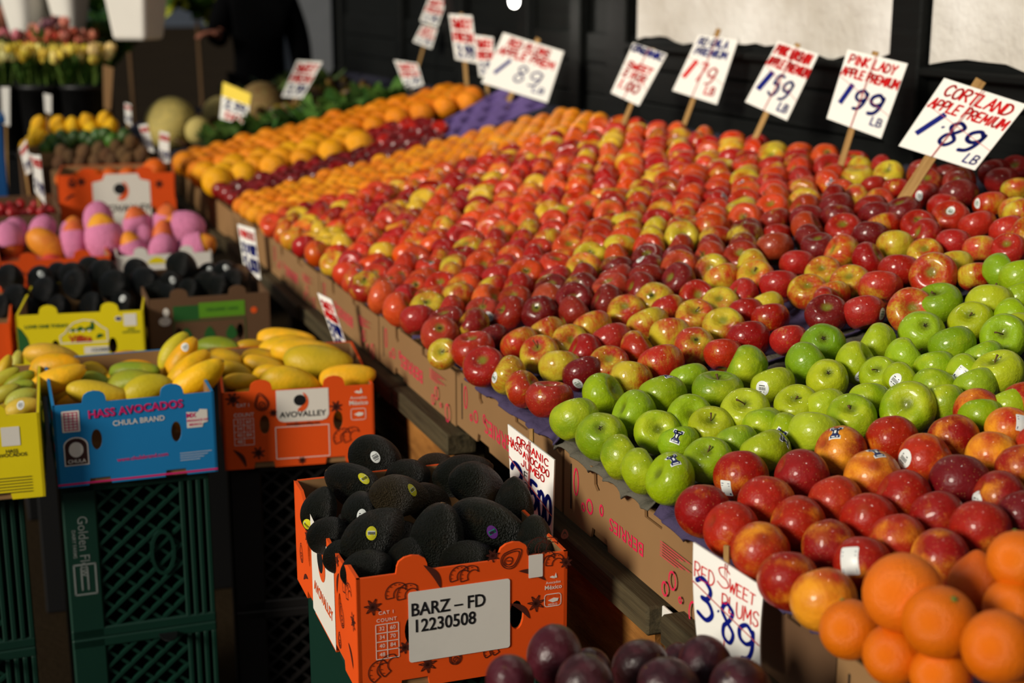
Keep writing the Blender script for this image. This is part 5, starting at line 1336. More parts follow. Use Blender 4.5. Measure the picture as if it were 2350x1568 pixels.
CAV = [(90, 690, 215, 4.02, 'leftmost'), (120, 820, 210, 3.92, ''), (320, 690, 205, 4.02, 's'), (355, 790, 215, 3.92, ''), (580, 670, 225, 4.0, ''), (610, 740, 230, 3.92, ''), (820, 640, 240, 4.04, ''), (890, 740, 240, 3.93, ''),
       (200, 920, 190, 3.88, ''), (470, 915, 190, 3.88, ''), (720, 900, 200, 3.88, ''), (960, 870, 190, 3.88, 's'), (1075, 620, 200, 4.06, ''), (1130, 700, 230, 3.96, ''), (20, 900, 190, 3.9, ''), (700, 600, 200, 4.12, ''), (450, 640, 180, 4.12, '')]
for k, (x, y, w, d, f_) in enumerate(CAV):
    px, py, pw = a2(x, y, w * 1.08)
    av(px, py, pw, d - .05, (random.uniform(-.5, .5), random.uniform(.6, 1), random.uniform(-.7, .1)),
       'black avocado in the yellow village box' + (', with a pale sticker' if f_ == 's' else ''), (18, 22, 23), ('oval', 0, .3) if f_ == 's' else None, 'avocados in the yellow village box')
DAV = [(1430, 590, 250, 4.05, ''), (1350, 740, 230, 3.97, 's'), (1310, 800, 200, 3.92, ''), (1600, 740, 240, 3.95, ''), (1640, 650, 200, 4.10, 's'), (1770, 640, 230, 4.05, 's'), (1830, 700, 230, 3.97, ''), (1720, 740, 200, 3.93, ''), (1480, 780, 200, 3.92, ''), (1230, 780, 200, 3.95, '')]
for k, (x, y, w, d, f_) in enumerate(DAV):
    px, py, pw = a2(x, y, w)
    av(px, py, pw, d - .05, (random.uniform(-.5, .5), random.uniform(.6, 1), random.uniform(-.7, .1)),
       'black avocado in the brown kraft box' + (', with a pale sticker' if f_ == 's' else ''), (16, 22, 19), ('oval', 0, .3) if f_ == 's' else None, 'avocados in the brown kraft box')
for rt_, w_, lab in ((VIL, wV, 'yellow village'), (BRN, wN, 'brown kraft')):
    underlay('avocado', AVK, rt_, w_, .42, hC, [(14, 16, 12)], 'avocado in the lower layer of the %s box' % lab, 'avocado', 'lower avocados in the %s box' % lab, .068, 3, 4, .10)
FRo = at(22, 742, 3.72); loc, rz, w_ = place(FRo + Vector((-.315, .02, 0)), FRo, hC)
fruit_box(loc, rz, .315, .42, hC, 'card_orange', 'orange box at the left picture edge behind the pale mangoes')

# ---------- D: mangoes in pink foam nets
hD = .16
FRd = at(256, 588, 4.48); loc, rz, w_ = place(FRd + Vector((-.33, .0, .004)), FRd, hD)
ND, fD, sD = fruit_box(loc, rz, .33, .42, hD, 'card_orange', 'orange box holding mangoes in pink foam nets')
orange_print(fD, fx(.33, hD), .33, [('h', .3, .3, .06), ('*', .55, .3, .05), ('*', .75, .25, .05), ('s', .15, .3, .05)], .002)
loc, rz, w_ = place(at(266, 590, 4.50), at(486, 577, 4.58), hD)
NW, fW, sW = fruit_box(loc, rz, w_, .42, hD, 'card_white', 'white box of foam-netted mangoes behind the brown kraft box')
x, y = fx(w_, hD)(.42, .16); pr(fW, fillpolys([podp(x, y, .06, 0, .35)]), 'card_yellow', 'fruit_print')
BM = ['blushmango0', 'blushmango1', 'blushmango2']; BL = {'blushmango0': 1.3, 'blushmango1': 1.4, 'blushmango2': 1.25}
def net_vf(L, n=20, m=9, lo=-.52, hi=.22):
    V, Fc = [], []
    for i in range(m + 1):
        z = L * (lo + (hi - lo) * i / m) * .98
        t = math.acos(max(-1, min(1, z / (.5 * L)))); r = .5 * math.sin(t) ** .95 * (1 - .2 * (.5 + .5 * math.cos(t)) ** 1.5) + .045
        if i == 0: r = max(.16, r)
        for k in range(n):
            a = 2 * math.pi * (k + .5 * (i % 2)) / n; rr = r * (1 + .03 * ((k + i) % 2))
            V.append((rr * math.cos(a), rr * math.sin(a) * .92, z))
    for i in range(m):
        for k in range(n): Fc.append((i * n + k, i * n + (k + 1) % n, (i + 1) * n + (k + 1) % n, (i + 1) * n + k))
    return V, Fc
NET = {k: mesh_of('foam_net', net_vf(BL[k]), 'foam_pink') for k in BM}
wire = {}
for (x, y, w, d, ang, lab, isnet) in [(80, 385, 240, 4.75, 95, 'foam-netted mango at the left edge of the orange box', 1), (120, 320, 190, 4.9, 70, 'mango behind the leftmost netted one', 1), (330, 320, 210, 4.9, 60, 'yellow-pink netted mango at the back left', 1), (360, 410, 240, 4.72, 130, 'red mango showing bare skin in the orange box', 0),
        (580, 380, 230, 4.74, 95, 'netted mango left of the tall pink one', 1), (560, 300, 170, 4.92, 70, 'netted mango peeking behind the middle', 1), (770, 240, 230, 4.92, 80, 'highest netted mango at the back', 1), (815, 350, 300, 4.70, 100, 'large bright pink netted mango in the middle', 1),
        (1080, 260, 240, 4.86, 100, 'orange and pink netted mango right of the middle', 1), (1300, 250, 240, 4.88, 80, 'netted mango at the back of the white box', 1), (1270, 350, 190, 4.76, 85, 'orange mango in the white box', 0), (1430, 290, 280, 4.80, 175, 'netted mango whose foam sleeve points to the right', 1),
        (1045, 455, 220, 4.66, 110, 'red netted mango low at the left of the white box', 1), (1130, 390, 180, 4.76, 90, 'magenta-netted mango in the white box', 1), (1265, 460, 210, 4.64, 85, 'orange-pink mango at the front of the white box', 1), (1540, 445, 250, 4.68, 20, 'pink and orange mango at the right of the white box', 1)]:
    px, py, pw = a2(x, y, w); d -= .03
    k = random.choice(BM); s = pw * d / F
    ax = -(RT * math.cos(R(ang)) + UP * math.sin(R(ang)) * -1) if False else (RT * math.cos(R(ang)) + UP * math.sin(R(ang)) + FW * random.uniform(-.2, .2))
    if random.random() < .4: ax = -ax + RT * random.uniform(-.5, .5)
    o = fruit('netted_mango', k, at(px, py, d), s, ax, None, random.choice([(232, 160, 40), (226, 140, 40), (216, 110, 50)]), 1, lab, 'mango', 'mangoes in pink foam nets')
    if isnet: part('foam_net', NET[k], o)
    part('stem_scar', NUB, o, (.03, 0, .5 * BL[k] - .02))
for rt_, w_, lab in ((ND, .33, 'orange'), (NW, .3, 'white')):
    underlay('netted_mango', BM, rt_, w_, .42, hD, [(214, 120, 50), (200, 70, 60)], 'mango in the lower layer of the %s netted-mango box' % lab, 'mango', 'lower mangoes in the %s netted box' % lab, .088, 3, 4, .09)

# ---------- E: orange box of persimmons, kiwis, limes and lemons in rising tiers
hE = .205
loc, rz, wE = place((.319, 5.434, .890), (.728, 5.386, .883), hE)
EB, fE, sE = fruit_box(loc, rz, wE, .30, hE, 'card_orange', 'far orange box with large white emblem panel, filled with persimmons', holes=(-.225, .30), zc=.30)
fe = fx(wE, hE)
pr(fE, fillpolys([[fe(.29, 1.0), fe(.78, 1.0), fe(.78, .14), fe(.70, .10), fe(.68, .0), fe(.40, .0), fe(.38, .10), fe(.29, .14)]]), 'print_white', 'white_print')
x, y = fe(.53, .28); emblem(fE, x, y, .030); x, y = fe(.54, .62); pr(fE, put(textmesh('AVOVALLEY', .036, .03), x, y), 'print_black', z=.0012)
orange_print(fE, fe, .4, [('h', .12, .15, .05), ('*', .2, .12, .04), ('p', .1, .4, .12, .5), ('*', .86, .2, .04), ('p', .9, .6, .1, .8)], .003)
def b2(x, y): return x / 5.595, 240 + y / 5.595
def tier(name, key, pts, d, size, cols, lab, cat, group, child=None):
    for (x, y, *k) in pts:
        px, py = b2(x, y); sz = size * (k[0] if k else 1)
        o = fruit(name, key, at(px, py, d), sz, (random.uniform(-.6, .6), random.uniform(-.8, .2), 1), None, jit(random.choice(cols), 8), 1, lab, cat, group)
        if child: part(*child, o)
tier('persimmon', 'mandarin0', [(830, 960), (1010, 935), (1210, 925), (1430, 915), (1640, 905), (1830, 940), (1980, 830, 1.25)], 5.52, .072, [(236, 84, 6), (226, 74, 8)], 'orange persimmon lying in the far orange box', 'persimmon', 'persimmons in the far orange box', ('calyx', CALYX))
tier('kiwi', 'kiwi0', [(800, 620), (1080, 610), (1270, 575), (1500, 550), (1690, 485), (770, 745), (1040, 745), (1240, 745), (1440, 725), (1640, 705), (1820, 640), (900, 680), (1360, 650), (1580, 630)], 5.68, .055, [(122, 84, 44), (104, 72, 38)], 'brown kiwi fruit in the tier behind the persimmons', 'kiwi', 'kiwis behind the persimmons')
tier('lime', 'lime0', [(590, 570), (660, 470), (800, 425), (960, 425), (1100, 430), (1250, 405), (1430, 455), (1350, 385), (1600, 400), (720, 540), (1180, 470), (880, 490)], 5.86, .058, [(26, 70, 22), (18, 54, 22), (60, 104, 22)], 'green lime in the tier behind the kiwis', 'lime', 'limes behind the kiwis')
tier('lemon', 'lemon0', [(410, 500), (480, 350), (500, 260), (740, 250), (790, 330), (940, 280), (1130, 230), (1180, 310), (1350, 200), (1420, 280), (560, 430), (350, 560)], 6.02, .066, [(246, 196, 6), (240, 184, 4)], 'yellow lemon in the top tier of the far boxes', 'lemon', 'lemons in the top tier')
for nm, (xa, ya), (xb, yb), d, dz in (('kiwi', (680, 860), (1860, 800), 5.62, .1), ('lime', (520, 700), (1700, 520), 5.79, .1), ('lemon', (260, 640), (1500, 420), 5.95, .1)):
    a, b = at(*b2(xa, ya), d), at(*b2(xb, yb), d)
    z = (a.z + b.z) / 2
    tr = empty('cardboard_carton', ((a.x + b.x) / 2, a.y + .02, FLOOR), 0, 'dark cardboard carton raising the %s tier' % nm, 'carton', 'cartons of the far tiers')
    L = abs(b.x - a.x) / 2
    mk('body', bevbox(-L, L, 0, .15, 0, z - FLOOR - .02, .004), 'cardboard_dark', tr)
    mk('rim', bevbox(-L - .004, L + .004, -.004, .002, z - FLOOR - .06, z - FLOOR - .005, .001), 'cardboard', tr)
# narrow price cards standing between the far boxes
for px, d, lab in (([(44, 342), (60, 320), (72, 395), (60, 402)], 5.3, 'narrow pale price card at the far left, farther from the orange one'), ([(66, 352), (84, 358), (98, 420), (84, 412)], 5.2, 'narrow orange and white price card left of the kiwis'),
                   ([(74, 356), (92, 356), (104, 470), (80, 440)], 5.1, 'tall white price card left of the far orange box'), ([(318, 288), (338, 284), (354, 350), (336, 345)], 5.9, 'white price card right of the limes'),
                   ([(366, 300), (388, 306), (388, 378), (364, 372)], 5.7, 'pink and white price card right of the kiwis'), ([(286, 236), (300, 240), (302, 290), (288, 280)], 6.6, 'small pinkish card beside the melon')):
    card('price_sign', px, at(px[0][0], px[0][1], d), (-.35, -.93, .05), lab, [('FRESH', R_, .1, .9, .72, .16, .03), ('2.99', B_, .1, .9, .15, .24, .03)], ((sum(q[0] for q in px[2:]) / 2, max(q[1] for q in px) + 45), (sum(q[0] for q in px[:2]) / 2, px[0][1] + 6), .008), string=False, ground=True)
# strawberries in cartons at the left edge
sc = empty('strawberry_flat', at(30, 500, 5.0) - Vector((0, 0, .07)), 0, 'brown carton of strawberry punnets at the left edge', 'carton')
mk('body', bevbox(-.25, .16, 0, .34, 0, .012, .003), 'cardboard_dark', sc)
for nm, b in (('front_panel', (-.25, .16, 0, .006, 0, .075)), ('back_panel', (-.25, .16, .334, .34, 0, .10)), ('side_panel', (.154, .16, 0, .34, 0, .09)), ('side_panel', (-.25, -.244, 0, .34, 0, .09))):
    mk(nm, bevbox(*b, .001), 'cardboard_dark', sc)
shp('berry0', egg_shape(40, 1.25, -.1, n=12, m=8), 'skin_plum')
rn = random.Random(8)
for k in range(42):
    q = sc.location + Vector((rn.uniform(-.2, .14), rn.uniform(.03, .31), .035 + rn.uniform(0, .045)))
    fruit('strawberry', 'berry0', q, .034, (rn.uniform(-1, 1), rn.uniform(-1, 1), -1), None, (170, 16, 20), 1, 'red strawberry in the brown carton at the left edge', 'strawberry', 'strawberries in the brown carton')

# ================================================================== CRATES UNDER THE BOXES
def clip_line(x, y, dx, dy, x0, x1, y0, y1):
    t0, t1 = -9, 9
    for p, q0, q1, d in ((x, x0, x1, dx), (y, y0, y1, dy)):
        a, b = (q0 - p) / d, (q1 - p) / d
        if a > b: a, b = b, a
        t0, t1 = max(t0, a), min(t1, b)
    return (x + dx * t0, y + dy * t0, x + dx * t1, y + dy * t1) if t1 - t0 > .012 else None
def milk_crate(loc, rz, mat, label, group, w=.295, h=.34, dp=.33, words=False):
    root = empty('milk_crate', loc, rz, label, 'crate', group)
    mk('rim_band', bevbox(-w / 2, -w / 2 + .068, 0, .02, 0, h, .004), mat, root)
    mk('top_bar', bevbox(-w / 2, w / 2, 0, .018, h - .022, h, .003), mat, root); mk('bottom_bar', bevbox(-w / 2, w / 2, 0, .018, 0, .022, .003), mat, root)
    for k in range(4): mk('rib', bevbox(w / 2 - .062 + k * .017, w / 2 - .052 + k * .017, 0, .016, .02, h - .02, .002), mat, root)
    x0, x1, y0, y1 = -w / 2 + .066, w / 2 - .06, .02, h - .02
    for sgn in (1, -1):
        k = -h
        while k < h + w:
            c = clip_line(x0, y0 + k, 1, .85 * sgn, x0, x1, y0, y1)
            if c:
                a, b = Vector((c[0], .010, c[1])), Vector((c[2], .010, c[3]))
                d = (b - a).normalized(); s = Vector((-d.z, 0, d.x)) * .0032; e = Vector((0, .007 if sgn > 0 else .004, 0))
                V = [a - s - e, b - s - e, b + s - e, a + s - e, a - s + e, b - s + e, b + s + e, a + s + e]
                mk('lattice_bar', (V, [(0, 1, 2, 3), (7, 6, 5, 4), (0, 4, 5, 1), (1, 5, 6, 2), (2, 6, 7, 3), (3, 7, 4, 0)]), mat, root)
            k += .040
    fr = ell(.045, .0, .026, .05, 20); inn = ell(.045, .0, .019, .042, 20)
    hd = mk('handle', shape2d(fr, [inn], .008, 0), mat, root); hd.matrix_local = Matrix.Translation((0, .006, h * .5)) @ PF
    hb = mk('handle_recess', shape2d(inn, (), .002, -.012), 'plastic_black', root); hb.matrix_local = hd.matrix_local.copy()
    mk('side_wall', bevbox(-w / 2, -w / 2 + .008, .02, dp, 0, h, .002), mat, root); mk('side_wall', bevbox(w / 2 - .008, w / 2, .016, dp, 0, h, .002), mat, root)
    mk('back_wall', bevbox(-w / 2, w / 2, dp - .008, dp, 0, h, .002), mat, root)
    mk('top_wall', bevbox(-w / 2 + .008, w / 2 - .008, .02, dp - .008, h - .008, h, .002), mat, root); mk('bottom_wall', bevbox(-w / 2 + .008, w / 2 - .008, .02, dp - .008, 0, .008, .002), mat, root)
    if words:
        b = bpy.data.objects.get(root.children[0].name)
        t1 = put(textmesh('Golden Flow', .028, .0, sx=.9), -w / 2 + .036, h * .60, -math.pi / 2); t2 = put(textmesh('DAIRY FARMS', .010, .01), -w / 2 + .018, h * .62, -math.pi / 2)
        m = PF.copy()
        for t in (t1, t2):
            o = mk('lettering', lift(t, .0006), 'print_grey', b); o.matrix_local = m
        o = mk('stamp_print', lift(strokes([[(-w / 2 + .014, .10), (-w / 2 + .056, .10), (-w / 2 + .056, .165), (-w / 2 + .014, .165), (-w / 2 + .014, .10)], [(-w / 2 + .028, .11), (-w / 2 + .028, .158)], [(-w / 2 + .040, .11), (-w / 2 + .040, .158)]], .004), .0006), 'print_grey', b); o.matrix_local = m
    return root
zb = BLUE.location.z
G1 = 'crates stacked under the boxes'
milk_crate((BLUE.location.x - .005, BLUE.location.y + .02, zb - .34), BLUE.rotation_euler.z, 'plastic_green', 'dark green milk crate with pale lettering under the blue box', G1, words=True)
milk_crate((BLUE.location.x - .005, BLUE.location.y + .02, FLOOR), BLUE.rotation_euler.z, 'plastic_green', 'dark green milk crate standing on the floor below the lettered one', G1, h=zb - .34 - FLOOR)
zo = ORB.location.z
milk_crate((ORB.location.x, ORB.location.y + .03, zo - .34), ORB.rotation_euler.z, 'plastic_brown', 'blackish milk crate under the orange mango box', G1)
milk_crate((ORB.location.x, ORB.location.y + .03, FLOOR), ORB.rotation_euler.z, 'plastic_brown', 'blackish milk crate on the floor under the orange mango box', G1, h=zo - .34 - FLOOR)
zy = YEL.location.z
milk_crate((YEL.location.x - .03, YEL.location.y + .05, zy - .34), 0, 'plastic_green', 'dark green milk crate under the yellow box at the left edge', G1)
milk_crate((YEL.location.x - .03, YEL.location.y + .05, FLOOR), 0, 'plastic_green', 'dark green floor crate under the yellow box at the left edge', G1, h=zy - .34 - FLOOR)
za = A.location.z
milk_crate((A.location.x, A.location.y + .04, za - .34), A.rotation_euler.z, 'plastic_green', 'green milk crate under the near avocado box', G1)
milk_crate((A.location.x, A.location.y + .04, FLOOR), A.rotation_euler.z, 'plastic_green', 'green floor crate under the near avocado box', G1, h=za - .34 - FLOOR)
for bx, nm in ((VIL, 'yellow village box'), (BRN, 'brown kraft box'), (ND, 'orange netted-mango box'), (NW, 'white netted-mango box'), (EB, 'far orange box')):
    z = bx.location.z
    c = empty('support_crate', (bx.location.x, bx.location.y + .05, FLOOR), bx.rotation_euler.z, 'dark plain crate hidden under the ' + nm, 'crate', 'plain dark crates under the rear boxes')
    mk('body', bevbox(-.14, .14, 0, .25, 0, z - FLOOR - .03, .005), 'plastic_black', c); mk('rim', bevbox(-.15, .15, -.005, .26, z - FLOOR - .03, z - FLOOR, .004), 'plastic_black', c)

# ================================================================== PLUMS at the bottom edge
PLB, fP, sP = fruit_box((.665, 1.175, .545), 0, .36, .30, .165, 'cardboard', 'cardboard box of dark plums below the plum price sign')
def a6(x, y, w): return 1150 + x / 2.537, 950 + y / 2.537, w / 2.537
PL = [((310, 1405, 330), 1.70, 'large purple plum at the left rear of the plum heap'), ((520, 1480, 240), 1.78, 'dark plum half hidden behind the large one'), ((50, 1545, 290), 1.60, 'reddish plum at the far left of the plum heap'), ((490, 1585, 350), 1.55, 'speckled plum in the front of the heap'),
      ((810, 1475, 330), 1.66, 'round dark plum in the middle of the heap'), ((975, 1600, 360), 1.55, 'nearly black plum cut by the bottom edge, middle'), ((1190, 1460, 320), 1.64, 'dark plum directly below the plum sign'), ((1390, 1600, 370), 1.55, 'plum at the right end of the heap'),
      ((1040, 1440, 200), 1.76, 'small pale plum at the back of the heap')]
for c, d, lab in PL:
    px, py, w = a6(*c); k = 'plum%d' % random.randrange(3)
    o = fruit('plum', k, at(px, py, d), w * d / F, (random.uniform(-1, 1), random.uniform(-1, 1), .7), None, jit((44, 12, 18) if 'reddish' not in lab and 'large' not in lab else (70, 20, 30), 5), 1, lab, 'plum', 'plums at the bottom edge')
    part('stem_scar', NUB, o, (0, 0, .51))
underlay('plum', ['plum0', 'plum1'], PLB, .36, .30, .165, [(48, 16, 26)], 'plum in the lower layer of the plum box', 'plum', 'lower plums in the plum box', .066, 4, 4, .15)

# ================================================================== FAR END OF THE STAND
# empty purple tray propped among the fruit
PN = Vector((-.42, -.72, .55)).normalized(); PP = S(1.0, 5.35, .12)
q4 = [onplane(x, y, PP, PN) for x, y in ((1015, 336), (1257, 240), (1150, 204), (1000, 288))]
V, Fc = [], []; nu, nv = 48, 24
for i in range(nu + 1):
    for j in range(nv + 1):
        a, b = i / nu, j / nv
        p = (q4[0] * (1 - a) + q4[1] * a) * (1 - b) + (q4[3] * (1 - a) + q4[2] * a) * b
        dm = max(0, math.sin(2 * math.pi * a * 3.5 + (math.pi if int(b * 4) % 2 else 0))) * max(0, math.sin(math.pi * ((b * 4) % 1)))
        V.append(p - PN * .022 * dm)
for i in range(nu):
    for j in range(nv):
        a = i * (nv + 1) + j; Fc.append((a, a + nv + 1, a + nv + 2, a + 1))
et = mk('fruit_tray', (V, Fc), flat('tray_lilac', (92, 72, 128), 0.8, 0.15, 14), None, True); so = et.modifiers.new('thick', 'SOLIDIFY'); so.thickness = .003
tag(et, 'empty purple dimpled tray propped up behind the mandarins', 'tray', 'moulded fruit trays')
for k, (x, y, w, c, lab) in enumerate(((392, 284, 118, (226, 202, 112), 'big pale yellow melon at the end of the lemon tiers'), (505, 262, 80, (196, 174, 104), 'tan melon behind the yellow-headed price card'), (600, 242, 104, (172, 130, 78), 'brown-netted melon right of the yellow-headed card'), (455, 300, 60, (190, 170, 96), 'small pale melon beside the big one'))):
    d = (6.95, 7.25, 7.3, 6.8)[k]; o = fruit('melon', 'melon0', at(x, y, d), w * d / F, (.5, .3, .8), None, c, 1, lab, 'melon', 'melons at the far end')
    part('stem_scar', NUB, o, (0, 0, .5))
def leaf_vf(L, w, curl, up):
    V, Fc = [], []
    for i in range(6):
        t = i / 5; ww = w * math.sin(math.pi * min(1, .12 + t * .88)) ** .7
        for s in (-1, 0, 1): V.append((s * ww, L * t * math.cos(curl * t), up * L * t - L * .5 * curl * t * t + (.12 * ww if s else 0)))
    for i in range(5):
        for k in range(2): a = i * 3 + k; Fc.append((a, a + 1, a + 4, a + 3))
    return V, Fc
def bunch_vf(seed, n=26, L=.12, w=.028):
    rn = random.Random(seed); out = []
    for k in range(n):
        out.append(xf(leaf_vf(L * rn.uniform(.7, 1.1), w * rn.uniform(.7, 1.2), rn.uniform(.3, 1.0), rn.uniform(.3, 1.3)), Matrix.Rotation(rn.uniform(0, 6.28), 4, 'Z')))
    return join(*out)
LB = [mesh_of('leaf_bunch', bunch_vf(k), 'leaf') for k in range(3)]
rn = random.Random(12)
k = 0
for (u0, u1, y0, y1, n, cols, nm, lab) in ((.2, 1.12, 6.45, 6.85, 20, [(44, 84, 26), (62, 104, 34), (30, 62, 24)], 'leafy_bunch', 'green leafy bunch behind the far oranges'),
                                      (.62, 1.15, 7.7, 8.5, 14, [(40, 52, 22), (58, 62, 30), (34, 44, 24)], 'herb_bunch', 'dark green herb bunch at the far end of the stand')):
    for i in range(n):
        u = u0 + (u1 - u0) * ((i * .618) % 1); y = y0 + (y1 - y0) * ((i + .5) / n)
        o = bpy.data.objects.new(nm, LB[i % 3]); COL.objects.link(o); o.location = S(u, y, .0); o.rotation_euler = (0, 0, rn.uniform(0, 6)); o.scale = (1, 1, 1.1)
        c = lin(rn.choice(cols)); o.color = (c[0], c[1], c[2], 1); tag(o, lab, 'greens', nm.replace('_', ' ') + ' group')
for i in range(64):
    u = .12 + 1.0 * ((i * .618) % 1); y = 6.95 + .75 * (i / 64); p = S(u, y, .035 + .02 * (i % 2))
    o = fruit('sweet_potato', MK[i % 3], p, .055, (rn.uniform(-1, 1), rn.uniform(-1, 1), rn.uniform(-.2, .2)), None, rn.choice([(70, 44, 30), (92, 56, 36), (60, 30, 26)]), 1, 'brown root in the heap behind the leafy bunches', 'root', 'brown roots at the far end')
# hanging bulbs under the awning; the one by the wall is in the picture
n = NT('bulb_glow'); n.b.inputs['Emission Color'].default_value = (1, .97, .9, 1); n.b.inputs['Emission Strength'].default_value = 9
def bulb(p, label, W):
    r = empty('hanging_bulb', p, 0, label, 'lamp', 'hanging bulbs'); r.scale = (.65, .65, 1)
    gl = mk('glass', revolve([(.004, -.026), (.02, -.022), (.031, -.01), (.033, 0.004), (.027, .02), (.016, .034), (.013, .05)], 16), 'bulb_glow', r, True)
    mk('socket', revolve([(.015, .045), (.018, .05), (.018, .085), (.006, .095)], 12), 'plastic_black', r, True)
    mk('cord', tube([(0, 0, .09), (0, 0, 2.575 - p[2])], .003, 5), 'plastic_black', r)
    L = bpy.data.lights.new('bulb_light', 'POINT'); L.energy = W; L.shadow_soft_size = .033; L.color = (1, .93, .82)
    lo = bpy.data.objects.new('bulb_light', L); COL.objects.link(lo); lo.parent = r; lo.location = (0, 0, -.06)
bulb(at(1180, 3, 5.6), 'bright white bulb hanging by the dark wall', 3)
for k, y in enumerate((1.3, 2.3, 3.3, 4.3)): bulb((1.15, y, 2.25), 'bulb hanging above the fruit stand, %s from the near end' % ORD[k + 1], 5)

# ================================================================== FLOWER STALL, BAG, PEOPLE
def bucket(p, r, h, mat, label):
    o = empty('flower_bucket', p, 0, label, 'bucket', 'black flower buckets')
    mk('body', revolve([(r * .74, 0), (r * .76, .004), (r, h), (r * 1.04, h), (r * 1.04, h - .012), (r * .97, h - .004), (r * .72, .01)], 24), mat, o, True)
    mk('rim', revolve([(r * 1.0, h - .02), (r * 1.06, h - .018), (r * 1.06, h + .004), (r * .98, h + .004)], 24), mat, o, True)
    return o
def bloom_vf():
    out = []
    for k in range(6):
        a = 2 * math.pi * k / 6; rr = .9 if k % 2 else 1.0
        V = []
        for t, w, ro, z in ((0, .3, .06, 0), (.35, .62, .4, .25), (.7, .5, .45, .7), (1, .05, .3, 1.05)):
            for s in (-1, 1):
                V.append(Vector((ro * rr, s * w * .5, z)))
        out.append(xf((V, [(0, 1, 3, 2), (2, 3, 5, 4), (4, 5, 7, 6)]), Matrix.Rotation(a, 4, 'Z')))
    return join(*out)
BLOOM = mesh_of('bloom', bloom_vf(), 'petal')
def flowers(p, n, spread, h, col, label, group, bs=.036):
    rn = random.Random(label); r = empty('flower_bunch', p, 0, label, 'flowers', group)
    st_, lv = [], []
    for k in range(n):
        a = rn.uniform(0, 6.28); q = spread * math.sqrt(rn.random()); x, y, z = q * math.cos(a), q * math.sin(a), h * rn.uniform(.82, 1.05)
        b = bpy.data.objects.new('bloom', BLOOM); COL.objects.link(b); b.parent = r; b.location = (x, y, z); b.rotation_euler = (rn.uniform(-.4, .4), rn.uniform(-.4, .4), a); b.scale = (bs,) * 3
        c = lin(jit(rn.choice(col), 10)); b.color = (c[0], c[1], c[2], 1)
        st_.append(tube([(x * .3, y * .3, 0), (x * .8, y * .8, z * .6), (x, y, z)], .003, 4, False))
        lv.append(xf(leaf_vf(h * .6, .016, .4, 1.6), Matrix.Translation((x * .5, y * .5, h * .25)) @ Matrix.Rotation(a, 4, 'Z')))
    mk('stems', join(*st_), 'stem_green', r, True); l = mk('leaves', join(*lv), 'leaf', r, True); l.color = (*lin((44, 84, 30))[:3], 1)
    return r
for k, (x, lab) in enumerate(((6, 'black bucket of pale flowers at the left picture edge'), (92, 'black bucket under the yellow flowers, left one'), (190, 'black bucket under the yellow flowers, right one'))):
    p = at(x, 195, 6.7); b_ = bucket(Vector((p.x, p.y, p.z - .30)), .105, .30, 'plastic_black', lab)
    tb = empty('bucket_stand', (p.x, p.y, FLOOR), 0, 'dark box carrying the ' + lab.split(' at ')[0].split(' under ')[0] + ' ' + ORD[k + 1] + ' from left', 'stand', 'stands under the flower buckets')
    mk('body', bevbox(-.12, .12, -.11, .11, 0, p.z - .30 - FLOOR - .02, .01), 'plastic_black', tb); mk('top', bevbox(-.13, .13, -.12, .12, p.z - .32 - FLOOR, p.z - .30 - FLOOR, .004), 'plastic_black', tb)
YF = [(232, 206, 40), (240, 220, 110), (214, 180, 16)]
for x, y, cols, lab in ((10, 170, [(240, 226, 150), (226, 210, 120)], 'cream flowers at the left picture edge'), (70, 172, YF, 'pale yellow flower bunch in the left black bucket'), (112, 176, YF, 'yellow flower bunch between the black buckets'), (165, 176, YF, 'yellow flower bunch in the right black bucket'), (212, 172, [(230, 200, 60), (226, 196, 120)], 'yellow and peach flowers at the right of the buckets')):
    p = at(x, y + 26, 6.7); flowers(p - Vector((0, 0, .06)), 22, .10, .20, cols, lab, 'yellow flower bunches', .05)
for x, y, cols, lab in ((30, 128, [(196, 70, 110), (120, 80, 70)], 'dusky pink flowers behind the yellow ones'), (85, 132, [(206, 30, 34), (220, 60, 60)], 'bright red flower bunch, left of two'), (135, 130, [(190, 8, 16), (200, 20, 24)], 'bright red flower bunch, right of two'), (185, 134, [(220, 120, 110), (170, 50, 40)], 'pink and rust flowers right of the red ones'), (118, 100, [(110, 40, 90), (220, 120, 110)], 'purple and coral flowers behind the red ones')):
    p = at(x, y + 20, 7.1); flowers(p - Vector((0, 0, .10)), 18, .085, .22, cols, lab, 'red and pink flower bunches', .05)
p = at(110, 215, 7.15); rs = empty('bucket_stand', (p.x, p.y, FLOOR), 0, 'dark shelf carrying the red and pink flowers', 'stand', 'stands under the flower buckets')
mk('top', bevbox(-.32, .26, -.14, .14, p.z - FLOOR - .04, p.z - FLOOR, .006), 'plastic_black', rs); mk('leg', bevbox(-.30, -.24, -.1, -.04, 0, p.z - FLOOR - .04, .004), 'plastic_black', rs); mk('leg', bevbox(.16, .22, -.1, -.04, 0, p.z - FLOOR - .04, .004), 'plastic_black', rs)
